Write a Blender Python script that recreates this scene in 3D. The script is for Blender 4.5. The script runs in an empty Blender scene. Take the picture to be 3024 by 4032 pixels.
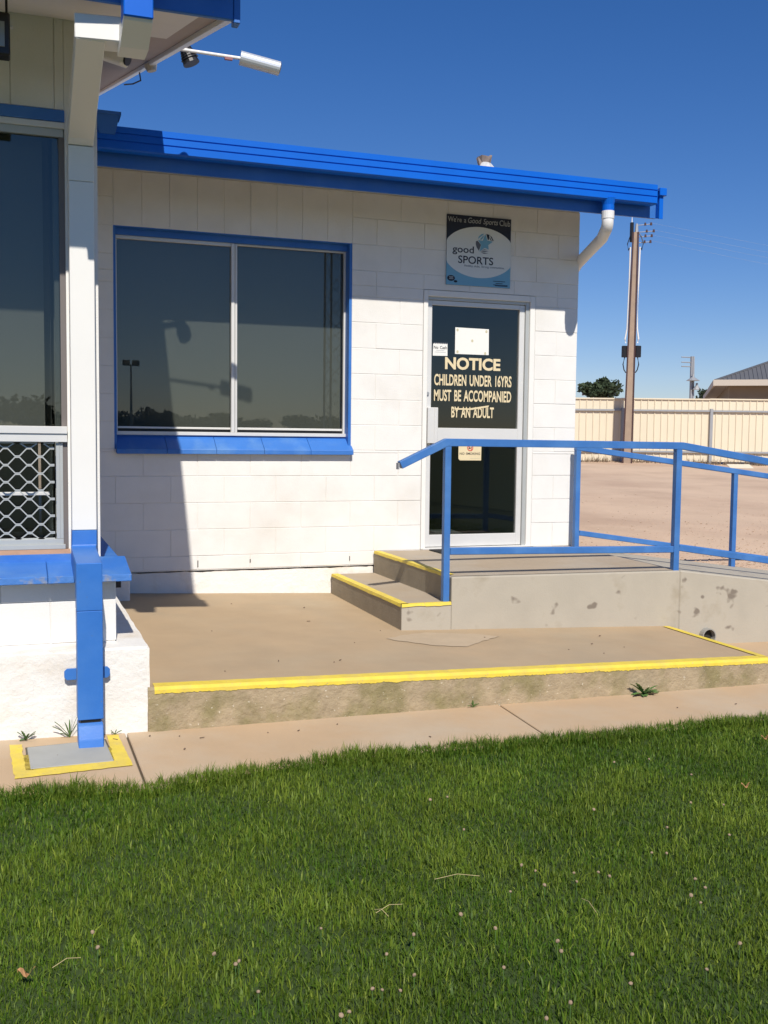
import bpy, bmesh, math, random
import numpy as np
from mathutils import Vector, Matrix
random.seed(7); rng = np.random.default_rng(11)
R = math.radians
scene = bpy.context.scene
col = scene.collection

# ------------------------------------------------------------------ camera
cam_d = bpy.data.cameras.new('camera'); cam = bpy.data.objects.new('camera', cam_d); col.objects.link(cam)
cam_d.sensor_fit = 'HORIZONTAL'; cam_d.sensor_width = 36.0
cam_d.lens = 36.0 * 4084.34 / 3024.0
cam_d.clip_start = 0.05; cam_d.clip_end = 3000
CAM = Vector((-0.6991, -7.7740, 0.8979))
RM = [[0.94166291, -0.33637825, 0.01098357], [-0.01352923, -0.07044229, -0.9974241], [0.33628548, 0.93908869, -0.07088383]]
cam.matrix_world = Matrix(((RM[0][0], -RM[1][0], -RM[2][0], CAM.x), (RM[0][1], -RM[1][1], -RM[2][1], CAM.y),
                           (RM[0][2], -RM[1][2], -RM[2][2], CAM.z), (0, 0, 0, 1)))
scene.camera = cam

# ------------------------------------------------------------------ sky, sun, exposure
SUN = Vector((0.122, 0.97, -1.0)).normalized()          # direction the light travels
world = bpy.data.worlds.new('World'); scene.world = world; world.use_nodes = True
wn = world.node_tree.nodes; wl = world.node_tree.links
sky = wn.new('ShaderNodeTexSky'); sky.sky_type = 'NISHITA'; sky.sun_disc = False
sky.sun_elevation = math.asin(-SUN.z); sky.sun_rotation = math.atan2(-SUN.x, -SUN.y)
sky.altitude = 30; sky.air_density = 1.0; sky.dust_density = 0.0; sky.ozone_density = 3.0
bg = wn['Background']; bg.inputs['Strength'].default_value = 0.068
hsv = wn.new('ShaderNodeHueSaturation'); hsv.inputs['Saturation'].default_value = 1.30; hsv.inputs['Value'].default_value = 1.0
wl.new(sky.outputs['Color'], hsv.inputs['Color']); tint = wn.new('ShaderNodeMix'); tint.data_type = 'RGBA'; tint.blend_type = 'MULTIPLY'; tint.inputs['Factor'].default_value = 1.0
tint.inputs['B'].default_value = (1.02, 1.03, 1.34, 1); wl.new(hsv.outputs['Color'], tint.inputs['A']); wl.new(tint.outputs['Result'], bg.inputs['Color'])
sun_d = bpy.data.lights.new('sun', 'SUN'); sun = bpy.data.objects.new('sun', sun_d); col.objects.link(sun)
sun_d.energy = 4.9; sun_d.angle = R(0.53); sun_d.color = (1.0, 0.945, 0.86)
sun.rotation_euler = (-SUN).to_track_quat('Z', 'Y').to_euler(); sun.location = (0, -8, 12)
vs = scene.view_settings
vs.view_transform = 'Standard'; vs.look = 'None'; vs.gamma = 1.0; vs.exposure = 0.04
try: vs.use_curve_mapping = False
except Exception: pass

# ------------------------------------------------------------------ materials
MATS = {}
def mat(name, c, rough=0.6, var=0.0, vscale=6.0, bump=0.0, bscale=60.0, metal=0.0, c2=None, c2scale=2.0, c2lo=0.45, c2hi=0.7,
        spec=0.5, speck=None, attr=None, coat=0.0):
    if name in MATS: return MATS[name]
    m = bpy.data.materials.new(name); m.use_nodes = True
    nt = m.node_tree; N = nt.nodes; L = nt.links; b = N['Principled BSDF']
    b.inputs['Base Color'].default_value = (*c, 1); b.inputs['Roughness'].default_value = rough
    b.inputs['Metallic'].default_value = metal; b.inputs['Specular IOR Level'].default_value = spec
    b.inputs['Coat Weight'].default_value = coat
    geo = N.new('ShaderNodeNewGeometry'); src = geo.outputs['Position']
    def noise(sc, det=4.0, ro=0.6):
        n = N.new('ShaderNodeTexNoise'); n.inputs['Scale'].default_value = sc; n.inputs['Detail'].default_value = det
        n.inputs['Roughness'].default_value = ro; L.new(src, n.inputs['Vector']); return n
    def ramp(inp, lo, hi):
        r = N.new('ShaderNodeMapRange'); r.inputs['From Min'].default_value = lo; r.inputs['From Max'].default_value = hi
        L.new(inp, r.inputs['Value']); return r.outputs['Result']
    def mixc(fac, a, bb, mode='MIX'):
        x = N.new('ShaderNodeMix'); x.data_type = 'RGBA'; x.blend_type = mode
        if hasattr(fac, 'node'): L.new(fac, x.inputs['Factor'])
        else: x.inputs['Factor'].default_value = fac
        for v, s in ((a, x.inputs['A']), (bb, x.inputs['B'])):
            if hasattr(v, 'node'): L.new(v, s)
            else: s.default_value = (*v, 1)
        return x.outputs['Result']
    out = None
    if c2 is not None:
        out = mixc(ramp(noise(c2scale, 6.0).outputs['Fac'], c2lo, c2hi), c, c2)
    if speck is not None:
        sc, lo, colr = speck
        out = mixc(ramp(noise(sc, 2.0).outputs['Fac'], lo, lo + 0.06), out if out is not None else c, colr)
    if attr is not None:
        a = N.new('ShaderNodeAttribute'); a.attribute_name = attr[0]
        out = mixc(a.outputs['Fac'], attr[1], attr[2]) if out is None else mixc(a.outputs['Fac'], out, attr[2])
    if var > 0:
        n = noise(vscale, 5.0); r = N.new('ShaderNodeMapRange')
        r.inputs['From Min'].default_value = 0.25; r.inputs['From Max'].default_value = 0.75
        r.inputs['To Min'].default_value = 1 - var; r.inputs['To Max'].default_value = 1 + var * 0.6
        L.new(n.outputs['Fac'], r.inputs['Value'])
        vm = N.new('ShaderNodeVectorMath'); vm.operation = 'SCALE'
        if out is not None: L.new(out, vm.inputs[0])
        else: vm.inputs[0].default_value = c
        L.new(r.outputs['Result'], vm.inputs['Scale']); out = vm.outputs['Vector']
    if out is not None: L.new(out, b.inputs['Base Color'])
    if bump > 0:
        n = noise(bscale, 6.0, 0.65); bp = N.new('ShaderNodeBump'); bp.inputs['Strength'].default_value = 1.0
        bp.inputs['Distance'].default_value = bump; L.new(n.outputs['Fac'], bp.inputs['Height']); L.new(bp.outputs['Normal'], b.inputs['Normal'])
    MATS[name] = m; return m

WHITE = mat('painted block', (0.79, 0.77, 0.725), 0.55, 0.05, 5, 0.0016, 110, c2=(0.70, 0.665, 0.60), c2scale=1.4, c2lo=0.5, c2hi=0.8)
WHITE_ROUGH = mat('rough painted render', (0.78, 0.755, 0.70), 0.75, 0.05, 7, 0.006, 34, c2=(0.66, 0.56, 0.44), c2scale=3.2, c2lo=0.55, c2hi=0.8)
WHITE_PIPE = mat('white painted metal', (0.80, 0.78, 0.73), 0.42, 0.03, 3)
PVC = mat('white pvc', (0.80, 0.78, 0.74), 0.32)
SOFFIT = mat('white soffit board', (0.74, 0.69, 0.64), 0.6, 0.05, 3)
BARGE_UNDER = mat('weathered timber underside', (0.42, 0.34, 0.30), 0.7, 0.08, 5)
BLUE = mat('blue enamel paint', (0.030, 0.155, 0.50), 0.45, 0.09, 4, 0.0010, 25, c2=(0.055, 0.19, 0.52), c2scale=3, speck=(45, .73, (.10, .16, .30)))
BLUE_SILL = mat('blue painted sill', (0.035, 0.165, 0.52), 0.55, 0.08, 6, 0.002, 30, c2=(0.10, 0.24, 0.52), c2scale=3.5, c2lo=0.5, c2hi=0.75)
BLUE_WORN = mat('worn blue paint on masonry', (0.045, 0.17, 0.48), 0.7, 0.12, 9, 0.004, 45, c2=(0.25, 0.25, 0.24), c2scale=11, c2lo=0.55, c2hi=0.68)
GUTTER = mat('bright blue steel', (0.003, 0.125, 0.60), 0.40, 0.10, 2.5, spec=0.25)
ALU = mat('brushed aluminium', (0.69, 0.68, 0.65), 0.42, 0.05, 4, metal=0.15)
ALU_D = mat('grey aluminium', (0.47, 0.485, 0.47), 0.45, 0.05, 5, metal=0.25)
RAIL = mat('blue steel rail paint', (0.043, 0.158, 0.43), 0.48, 0.14, 7, 0.0010, 60, c2=(0.07, 0.20, 0.47), c2scale=5, speck=(60, .72, (.16, .17, .22)))
CONC_TAN = mat('tan stained concrete', (0.430, 0.310, 0.185), 0.85, 0.10, 3.0, 0.0015, 120, c2=(0.40, 0.31, 0.20), c2scale=0.9, c2lo=0.42, c2hi=0.66, speck=(240, 0.69, (0.30, 0.22, 0.14)))
CONC_PATH = mat('sandy path concrete', (0.50, 0.355, 0.215), 0.9, 0.08, 2.2, 0.0015, 150, c2=(0.50, 0.40, 0.28), c2scale=1.3, c2lo=0.45, c2hi=0.7, speck=(200, 0.70, (0.38, 0.27, 0.17)))
CONC_GREY = mat('grey landing concrete', (0.43, 0.385, 0.305), 0.85, 0.10, 2.6, 0.0015, 90, c2=(0.33, 0.285, 0.21), c2scale=2.6, c2lo=0.56, c2hi=0.70, speck=(7.5, 0.655, (0.21, 0.175, 0.135)))
CONC_STEP = mat('tan landing top', (0.38, 0.30, 0.21), 0.85, 0.08, 3, 0.0015, 110, c2=(0.40, 0.35, 0.28), c2scale=1.2)
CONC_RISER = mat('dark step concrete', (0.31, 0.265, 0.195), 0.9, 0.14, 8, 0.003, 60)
RISER_ROUGH = mat('rough mossy slab edge', (0.39, 0.305, 0.19), 0.95, 0.22, 11, 0.012, 32, c2=(0.265, 0.220, 0.105), c2scale=4.5, c2lo=0.45, c2hi=0.62, speck=(55, 0.68, (0.62, 0.55, 0.42)))
PATCH = mat('pale concrete patch', (0.46, 0.355, 0.235), 0.85, 0.10, 5, 0.001, 90)
GREYCAP = mat('grey pit lid', (0.36, 0.36, 0.33), 0.85, 0.1, 6, 0.001, 90)
YELLOW = mat('yellow line paint', (0.76, 0.575, 0.06), 0.65, 0.12, 14, 0.001, 120, c2=(0.66, 0.50, 0.10), c2scale=9, speck=(70, 0.67, (0.50, 0.38, 0.18)))
SOIL = mat('sandy lot soil', (0.60, 0.435, 0.30), 0.95, 0.10, 0.9, 0.008, 24, c2=(0.50, 0.35, 0.24), c2scale=0.35, c2lo=0.45, c2hi=0.62, speck=(30, 0.70, (0.40, 0.28, 0.19)))
LAWN = mat('lawn soil', (0.035, 0.062, 0.010), 0.95, 0.3, 9)
GRASS = mat('grass blades', (0.05, 0.10, 0.015), 0.5, 0.22, 2.2, attr=('tone', (0.062, 0.136, 0.010), (0.285, 0.350, 0.045)), spec=0.2)
_g = GRASS.node_tree; _b = _g.nodes['Principled BSDF']; _o = [n for n in _g.nodes if n.type == 'OUTPUT_MATERIAL'][0]
_t = _g.nodes.new('ShaderNodeBsdfTranslucent'); _m = _g.nodes.new('ShaderNodeMixShader'); _m.inputs['Fac'].default_value = 0.30
_g.links.new(_b.inputs['Base Color'].links[0].from_socket, _t.inputs['Color']); _g.links.new(_b.outputs[0], _m.inputs[1]); _g.links.new(_t.outputs[0], _m.inputs[2]); _g.links.new(_m.outputs[0], _o.inputs['Surface'])
STRAW = mat('dry straw', (0.50, 0.40, 0.20), 0.8)
CLOVER = mat('faded clover head', (0.33, 0.235, 0.15), 0.9, 0.2, 60)
DEADLEAF = mat('dead leaf', (0.42, 0.22, 0.09), 0.8, 0.2, 40)
WEED = mat('weed leaf', (0.10, 0.19, 0.05), 0.5, 0.25, 25)
TREE = mat('dark foliage', (0.035, 0.055, 0.022), 0.8, 0.3, 0.6)
BARK = mat('bark', (0.12, 0.09, 0.07), 0.9, 0.2, 4)
FENCE = mat('cream sheet steel', (0.72, 0.635, 0.475), 0.42, 0.04, 1.2)
GALV = mat('galvanised steel', (0.36, 0.37, 0.38), 0.5, 0.08, 5, metal=0.3)
POLECONC = mat('pole concrete', (0.37, 0.275, 0.20), 0.9, 0.14, 4, 0.002, 40)
RUST = mat('oxide red steel', (0.060, 0.026, 0.024), 0.7, 0.15, 6)
BLACK = mat('black plastic', (0.012, 0.012, 0.013), 0.45)
RUBBER = mat('black rubber', (0.018, 0.018, 0.018), 0.8)
CREAM = mat('aged cream vinyl', (0.72, 0.60, 0.37), 0.6, 0.07, 9)
PAPER = mat('white paper', (0.78, 0.77, 0.72), 0.7)
TACK = mat('yellowed tape', (0.55, 0.50, 0.33), 0.7)
NAVY = mat('navy print', (0.008, 0.013, 0.030), 0.5)
LBLUE = mat('light blue print', (0.17, 0.40, 0.56), 0.5)
INKGREY = mat('grey print', (0.11, 0.115, 0.14), 0.5)
INK = mat('black print', (0.02, 0.02, 0.024), 0.6)
RED = mat('red print', (0.55, 0.05, 0.03), 0.6)
SIGNW = mat('sign white', (0.70, 0.72, 0.70), 0.45)
BLIND = mat('grey roller blind', (0.62, 0.60, 0.56), 0.8)
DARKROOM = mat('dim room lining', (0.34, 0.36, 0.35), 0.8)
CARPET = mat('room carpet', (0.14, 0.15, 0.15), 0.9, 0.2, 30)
ROOFGREY = mat('grey roof sheet', (0.115, 0.117, 0.125), 0.6, 0.06, 2)
HOUSEWALL = mat('brown house wall', (0.24, 0.195, 0.14), 0.8, 0.08, 2)
HOUSETRIM = mat('beige house trim', (0.52, 0.46, 0.38), 0.6)
BIRD = mat('weathered cowl', (0.25, 0.19, 0.16), 0.8, 0.2, 30)
TINPLATE = mat('pale metal flashing', (0.55, 0.55, 0.54), 0.4)
SILVER = mat('silver antenna', (0.62, 0.64, 0.66), 0.35, metal=0.4)
LENS = mat('lamp lens', (0.30, 0.30, 0.28), 0.2)
STONE = mat('gravel stone', (0.48, 0.36, 0.26), 0.9, 0.3, 40)

def glass(name, tint, refl_rough=0.0, ior=1.5):
    m = bpy.data.materials.new(name); m.use_nodes = True; nt = m.node_tree; N = nt.nodes; L = nt.links
    for n in list(N):
        if n.type != 'OUTPUT_MATERIAL': N.remove(n)
    o = [n for n in N if n.type == 'OUTPUT_MATERIAL'][0]
    t = N.new('ShaderNodeBsdfTransparent'); t.inputs['Color'].default_value = (*tint, 1)
    g = N.new('ShaderNodeBsdfGlossy'); g.inputs['Roughness'].default_value = refl_rough; g.inputs['Color'].default_value = (1.0, 0.97, 0.86, 1)
    f = N.new('ShaderNodeFresnel'); f.inputs['IOR'].default_value = ior
    mx = N.new('ShaderNodeMixShader'); geo = N.new('ShaderNodeNewGeometry'); inv = N.new('ShaderNodeMath'); inv.operation = 'SUBTRACT'; inv.inputs[0].default_value = 1.0
    L.new(geo.outputs['Backfacing'], inv.inputs[1]); mu = N.new('ShaderNodeMath'); mu.operation = 'MULTIPLY'
    L.new(f.outputs['Fac'], mu.inputs[0]); L.new(inv.outputs[0], mu.inputs[1]); L.new(mu.outputs[0], mx.inputs['Fac']); L.new(t.outputs[0], mx.inputs[1]); L.new(g.outputs[0], mx.inputs[2])
    L.new(mx.outputs[0], o.inputs['Surface']); MATS[name] = m; return m
GLASS = glass('tinted window glass', (0.555, 0.575, 0.56), ior=1.75)
GLASS_D = glass('dark door glass', (0.72, 0.75, 0.74), ior=1.75)

# ------------------------------------------------------------------ helpers
W = {}
def reg(o, parent, wloc=(0, 0, 0)):
    col.objects.link(o)
    if parent is not None:
        o.parent = parent; p = W[parent.name]
        o.location = Vector(wloc) - p
    else:
        o.location = Vector(wloc)
    W[o.name] = Vector(wloc)
    return o
def tag(o, label, cat, group=None):
    o['label'] = label; o['category'] = cat
    if group: o['group'] = group
    return o
def thing(name, loc, label, cat, group=None):
    o = bpy.data.objects.new(name, None); o.empty_display_size = 0.1
    reg(o, None, loc); return tag(o, label, cat, group)
def structure(o): o['kind'] = 'structure'; return o

class MB:
    def __init__(s): s.v = []; s.f = []
    def add(s, v, f):
        n = len(s.v); s.v += [tuple(p) for p in v]; s.f += [tuple(i + n for i in q) for q in f]; return s
    def box(s, x0, x1, y0, y1, z0, z1):
        return s.add([(x0, y0, z0), (x1, y0, z0), (x1, y1, z0), (x0, y1, z0), (x0, y0, z1), (x1, y0, z1), (x1, y1, z1), (x0, y1, z1)],
                     [(3, 2, 1, 0), (4, 5, 6, 7), (0, 1, 5, 4), (1, 2, 6, 5), (2, 3, 7, 6), (3, 0, 4, 7)])
    def hexa(s, v8): return s.add(v8, [(3, 2, 1, 0), (4, 5, 6, 7), (0, 1, 5, 4), (1, 2, 6, 5), (2, 3, 7, 6), (3, 0, 4, 7)])
    def extrude(s, poly, d):           # poly: 3d points (ring), d: extrusion vector
        n = len(poly); d = Vector(d); a = [Vector(p) for p in poly]; b = [p + d for p in a]
        return s.add(a + b, [tuple(range(n))[::-1], tuple(range(n, 2 * n))] + [(i, (i + 1) % n, n + (i + 1) % n, n + i) for i in range(n)])
    def sweep(s, pts, prof, up=(0, 0, 1), cap=True):      # rectangular / polygon profile along a path with mitred joints
        P = [Vector(p) for p in pts]; n = len(P); k = len(prof); rings = []
        for i in range(n):
            t0 = (P[i] - P[i - 1]).normalized() if i > 0 else None
            t1 = (P[i + 1] - P[i]).normalized() if i < n - 1 else None
            t = ((t0 or t1) + (t1 or t0)).normalized()
            ref = t1 or t0
            u = Vector(up); sx = ref.cross(u)
            if sx.length < 1e-4: sx = ref.cross(Vector((0, 1, 0)))
            sx.normalize(); sy = sx.cross(ref).normalized()
            ring = []
            for a, b in prof:
                p = P[i] + sx * a + sy * b
                if t0 is not None and t1 is not None:
                    k_ = (P[i] - p).dot(t) / max(0.2, ref.dot(t)); p = p + ref * k_
                ring.append(p)
            rings.append(ring)
        v = [p for r in rings for p in r]; f = []
        for i in range(n - 1):
            for j in range(k): f.append((i * k + j, i * k + (j + 1) % k, (i + 1) * k + (j + 1) % k, (i + 1) * k + j))
        if cap: f.append(tuple(range(k))[::-1]); f.append(tuple((n - 1) * k + j for j in range(k)))
        return s.add(v, f)
    def tube(s, pts, r, k=10, up=(0, 0, 1), cap=True):
        return s.sweep(pts, [(r * math.cos(2 * math.pi * j / k), r * math.sin(2 * math.pi * j / k)) for j in range(k)], up, cap)
    def rect(s, pts, w, h, up=(0, 0, 1)):
        return s.sweep(pts, [(-w / 2, -h / 2), (w / 2, -h / 2), (w / 2, h / 2), (-w / 2, h / 2)], up)
    def cone(s, p0, p1, r0, r1, k=12):
        P0 = Vector(p0); P1 = Vector(p1); t = (P1 - P0).normalized(); a = t.orthogonal().normalized(); b = t.cross(a)
        v = [P0 + (a * math.cos(2 * math.pi * j / k) + b * math.sin(2 * math.pi * j / k)) * r0 for j in range(k)] + \
            [P1 + (a * math.cos(2 * math.pi * j / k) + b * math.sin(2 * math.pi * j / k)) * r1 for j in range(k)]
        return s.add(v, [tuple(range(k))[::-1], tuple(range(k, 2 * k))] + [(j, (j + 1) % k, k + (j + 1) % k, k + j) for j in range(k)])
    def mesh(s, name, bevel=0.0, seg=1):
        me = bpy.data.meshes.new(name); me.from_pydata([tuple(p) for p in s.v], [], s.f)
        bm = bmesh.new(); bm.from_mesh(me)
        bmesh.ops.recalc_face_normals(bm, faces=bm.faces)
        if bevel > 0: bmesh.ops.bevel(bm, geom=list(bm.edges), offset=bevel, segments=seg, affect='EDGES', profile=0.6, clamp_overlap=True)
        bm.to_mesh(me); bm.free(); return me
    def obj(s, name, m, parent=None, bevel=0.0, seg=1, smooth=False):
        me = s.mesh(name, bevel, seg); me.materials.append(m)
        if smooth:
            for p in me.polygons: p.use_smooth = True
        return reg(bpy.data.objects.new(name, me), parent)
def sub(parent, name, m, *boxes, bevel=0.0):
    b = MB()
    for q in boxes: b.box(*q)
    return b.obj(name, m, parent, bevel)

def roughen(o, amp, scale, cuts=0, axis=None):
    me = o.data; bm = bmesh.new(); bm.from_mesh(me)
    if cuts: bmesh.ops.subdivide_edges(bm, edges=list(bm.edges), cuts=cuts, use_grid_fill=True)
    from mathutils import noise as mn
    for v in bm.verts:
        q = v.co * scale; d = Vector((mn.noise(q), mn.noise(q + Vector((31, 7, 3))), mn.noise(q + Vector((5, 71, 13))))) * amp
        if axis: d = Vector((d.x * axis[0], d.y * axis[1], d.z * axis[2]))
        v.co += d
    bm.to_mesh(me); bm.free()

def text(name, s, x0, x1, z0, z1, y, m, parent, bold=0.0, shear=0.0, depth=0.0006, spacing=1.0):
    cu = bpy.data.curves.new(name, 'FONT'); cu.body = s; cu.offset = bold; cu.shear = shear; cu.extrude = 0.01; cu.resolution_u = 4
    cu.space_character = spacing; cu.space_word = 1.45
    t = bpy.data.objects.new(name, cu); col.objects.link(t)
    bpy.context.view_layer.update()
    me = bpy.data.meshes.new_from_object(t.evaluated_get(bpy.context.evaluated_depsgraph_get()))
    bpy.data.objects.remove(t); bpy.data.curves.remove(cu)
    co = np.array([v.co[:] for v in me.vertices]); lo = co.min(0); hi = co.max(0)
    for v in me.vertices:
        a = (v.co.x - lo[0]) / (hi[0] - lo[0]); b = (v.co.y - lo[1]) / (hi[1] - lo[1]); c = (v.co.z - lo[2]) / (hi[2] - lo[2])
        v.co = (x0 + a * (x1 - x0), y - c * depth, z0 + b * (z1 - z0))
    me.materials.clear(); me.materials.append(m); me.update()
    o = bpy.data.objects.new(name, me); return reg(o, parent)
def flat(name, pts, y, m, parent, th=0.0005):        # polygon in the XZ plane, facing -Y
    return MB().extrude([(p[0], y, p[1]) for p in pts], (0, -th, 0)).obj(name, m, parent)

# ------------------------------------------------------------------ ground, lawn, path
def gz(x, y): return -0.44 - 0.023 * min(max(x, -6), 7) + 0.02 * min(max(y, -9), 0)
def ground_h(x, y):
    a = gz(x, y) - 0.07; b = -0.30 + 0.0395 * min(max(y, 0), 40)
    t = min(1, max(0, (y + 1.5) / 1.3)); t = t if x > 3.3 or y > 5.4 else 0; return a + (b - a) * t - (.12 if t == 0 and x < 3.3 and -2.6 < y < 5.4 else 0)
def grid(xs, ys, fn):
    nx, ny = len(xs), len(ys); v = [(x, y, fn(x, y)) for y in ys for x in xs]
    f = [(j * nx + i, j * nx + i + 1, (j + 1) * nx + i + 1, (j + 1) * nx + i) for j in range(ny - 1) for i in range(nx - 1)]
    return MB().add(v, f)
gx = [-900, -300, -100, -40, -20, -12] + [-8 + 0.8 * i for i in range(46)] + [32, 40, 60, 120, 300, 900]
gy = [-900, -300, -100, -30, -12, -9, -6, -4, -3, -2, -1.5, -1.2, -.9, -.6, -.4, -.2, 0] + [0.5 * i for i in range(1, 44)] + [24, 28, 34, 40, 60, 100, 300, 900]
from mathutils import noise as mnoise
def ground_n(x, y): return ground_h(x, y) + (0.05 * mnoise.noise(Vector((x * .35, y * .35, 0))) * min(1, max(0, y / 3)) if -8 < x < 30 and 0 < y < 20 else 0)
ground = structure(grid(gx, gy, ground_n).obj('ground', SOIL, smooth=True))

GE = [(-6, -3.50), (-3, -3.52), (-0.764, -3.557), (-0.506, -3.582), (-0.225, -3.637), (-0.051, -3.578), (0.359, -3.494), (0.581, -3.449), (0.917, -3.424), (1.269, -3.411),
      (1.73, -3.394), (2.025, -3.397), (2.615, -3.335), (3.107, -3.307), (5, -3.2), (9, -3.1)]
def grass_edge(x):
    for (a, b), (c, d) in zip(GE, GE[1:]):
        if x <= c: return b + (d - b) * (x - a) / (c - a)
    return GE[-1][1]
lx = [-200, -60, -20, -8] + [-6 + 0.5 * i for i in range(31)] + [14, 20, 60, 200]
lv = []; lf = []
ly = [0, .12, .5, 1, 2, 3.5, 6, 12, 40, 120, 220]
for j, d in enumerate(ly):
    for x in lx:
        y = grass_edge(min(max(x, -6), 9)) + 0.02 - d
        lv.append((x, y, gz(x, y) - 0.012))
for j in range(len(ly) - 1):
    for i in range(len(lx) - 1): lf.append((j * len(lx) + i, (j + 1) * len(lx) + i, (j + 1) * len(lx) + i + 1, j * len(lx) + i + 1))
lawn = structure(MB().add(lv, lf).obj('lawn', LAWN))

# footpath: slabs with open joints (children of the path bed)
def slab_piece(name, poly, m, parent, th=0.06, z=gz, dz=0.0, bevel=0.004):
    b = MB(); n = len(poly)
    v = [(x, y, z(x, y) + dz - th) for x, y in poly] + [(x, y, z(x, y) + dz) for x, y in poly]
    b.add(v, [tuple(range(n))[::-1], tuple(range(n, 2 * n))] + [(i, (i + 1) % n, n + (i + 1) % n, n + i) for i in range(n)])
    return b.obj(name, m, parent, bevel)
path = structure(MB().add([(x, y, gz(x, y) - 0.022) for x, y in [(9, -1.2), (3.5, -1.2), (3.5, -2.4), (-6, -2.4)] + GE], [tuple(range(4 + len(GE)))]).obj('path', mat('joint dirt', (0.10, 0.085, 0.06), 0.95)))
YR = -2.3
cuts = [(-6, -6), (-2.6, -2.6), (-0.222, -0.210), (1.785, 1.743), (3.69, 3.66), (5.7, 5.66), (9, 9)]
for (a0, a1), (b0, b1) in zip(cuts, cuts[1:]):
    g = 0.005
    yb0 = YR if b0 < 3.8 else -1.30; 
    na = 8; front = [(a1 + g + (b1 - a1 - 2 * g) * i / na, grass_edge(a1 + (b1 - a1) * i / na) - .03) for i in range(na + 1)]
    slab_piece('paving_slab', [(a0 + g, yb0)] + front + [(b0 - g, yb0)], CONC_PATH, path)

# lot gravel (uncountable)
sv = []; sf = []
for i in range(5200):
    t = rng.random() ** 1.6; x = 3.9 + rng.random() * 9 * (0.3 + t); y = 0.12 + t * 9 * rng.random() + rng.random() * 0.4
    r = 0.004 + 0.012 * rng.random() ** 4; z = ground_n(x, y) + r * .3
    n = len(sv); q = rng.random(6) * .6 + .7
    sv += [(x - r * q[0], y, z), (x + r * q[1], y, z), (x, y - r * q[2], z), (x, y + r * q[3], z), (x, y, z + r * q[4] * .7), (x, y, z - r)]
    sf += [(n, n + 2, n + 4), (n + 2, n + 1, n + 4), (n + 1, n + 3, n + 4), (n + 3, n, n + 4), (n + 2, n, n + 5), (n + 1, n + 2, n + 5), (n + 3, n + 1, n + 5), (n, n + 3, n + 5)]
gr = MB().add(sv, sf).obj('gravel', STONE); gr['kind'] = 'stuff'; gr['label'] = 'loose small gravel scattered over the sandy lot'

# ------------------------------------------------------------------ terrace slab and yellow lines
def sz(x, y): return -0.262 - 0.037 * x + 0.0096 * y
def slab_edge(x): return -2.88 + (x + 0.10) * 0.22 / 3.78
ns = 60
tv = []; tf = []
for i in range(ns + 1):
    x = -0.115 + (3.67 + 0.115) * i / ns; ye = slab_edge(x)
    j = 0.006 * mnoise.noise(Vector((x * 9, 0, 0)))
    tv += [(x, 0.05, sz(x, 0.05)), (x, ye + 0.012 + j * .4, sz(x, ye)), (x, ye + j, sz(x, ye) - 0.012), (x, ye - 0.005 + 1.4 * j, gz(x, ye) - 0.08), (x, 0.05, gz(x, 0.05) - 0.1)]
for i in range(ns):
    a = i * 5; c = a + 5
    tf += [(a, a + 1, c + 1, c), (a + 1, a + 2, c + 2, c + 1), (a + 2, a + 3, c + 3, c + 2), (a + 3, a + 4, c + 4, c + 3)]
tf += [(0, 4, 3, 2, 1), tuple(ns * 5 + k for k in (0, 1, 2, 3, 4))]
terrace = MB().add(tv, tf).obj('terrace_slab', CONC_TAN)
terrace.data.materials.append(RISER_ROUGH)
for p in terrace.data.polygons:
    if p.normal.y < -0.5 and p.center.z < -0.2: p.material_index = 1
structure(terrace)
# painted line on the slab's front edge (top strip + ragged lip over the edge)
def edge_line(x0, x1, n=420):
    v = []; f = []
    for i in range(n + 1):
        x = x0 + (x1 - x0) * i / n; ye = slab_edge(x); w = 0.078 + 0.006 * mnoise.noise(Vector((x * 14, 2, 0)))
        jj = 0.006 * mnoise.noise(Vector((x * 9, 0, 0)))
        lip = 0.011 + 0.010 * (0.5 + 0.5 * mnoise.noise(Vector((x * 16, 5, 0)))) + 0.007 * mnoise.noise(Vector((x * 90, 9, 0)))
        v += [(x, ye + w, sz(x, ye + w) + 0.004), (x, ye + 0.010 + jj * .4, sz(x, ye) + 0.003), (x, ye - 0.003 + jj, sz(x, ye) - 0.011), (x, ye - 0.0035 + jj, sz(x, ye) - 0.012 - lip)]
    for i in range(n):
        a = i * 4
        for k in range(3): f.append((a + k, a + k + 1, a + k + 5, a + k + 4))
    return MB().add(v, f)
edge_line(-0.085, 3.668).obj('yellow_edge_line', YELLOW, terrace)
# line down the right-hand edge of the slab
v = []; f = []
for i in range(31):
    y = -1.60 - 1.02 * i / 30; q = 0.003 * mnoise.noise(Vector((y * 20, 3, 1)))
    v += [(3.615 + q, y, sz(3.615, y) + 0.005), (3.668, y, sz(3.67, y) + 0.005), (3.674, y, sz(3.67, y) - 0.03)]
for i in range(30):
    a = i * 3; f += [(a, a + 1, a + 4, a + 3), (a + 1, a + 2, a + 5, a + 4)]
MB().add(v, f).obj('yellow_edge_line', YELLOW, terrace)
pp_ = [(1.44, -1.845), (1.60, -1.74), (1.79, -1.67), (2.10, -1.75), (2.23, -1.835), (2.05, -1.97), (1.865, -2.13), (1.70, -2.09), (1.56, -1.97)]
pq_ = []
for (a, b), (c_, d) in zip(pp_, pp_[1:] + pp_[:1]):
    for i in range(8): x = a + (c_ - a) * i / 8; y = b + (d - b) * i / 8; pq_.append((x + .018 * mnoise.noise(Vector((x * 17, y * 17, 2))), y + .018 * mnoise.noise(Vector((x * 17, y * 17, 6)))))
MB().add([(x, y, sz(x, y) + 0.003) for x, y in pq_], [tuple(range(len(pq_)))]).obj('concrete_patch', PATCH, terrace)

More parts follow.
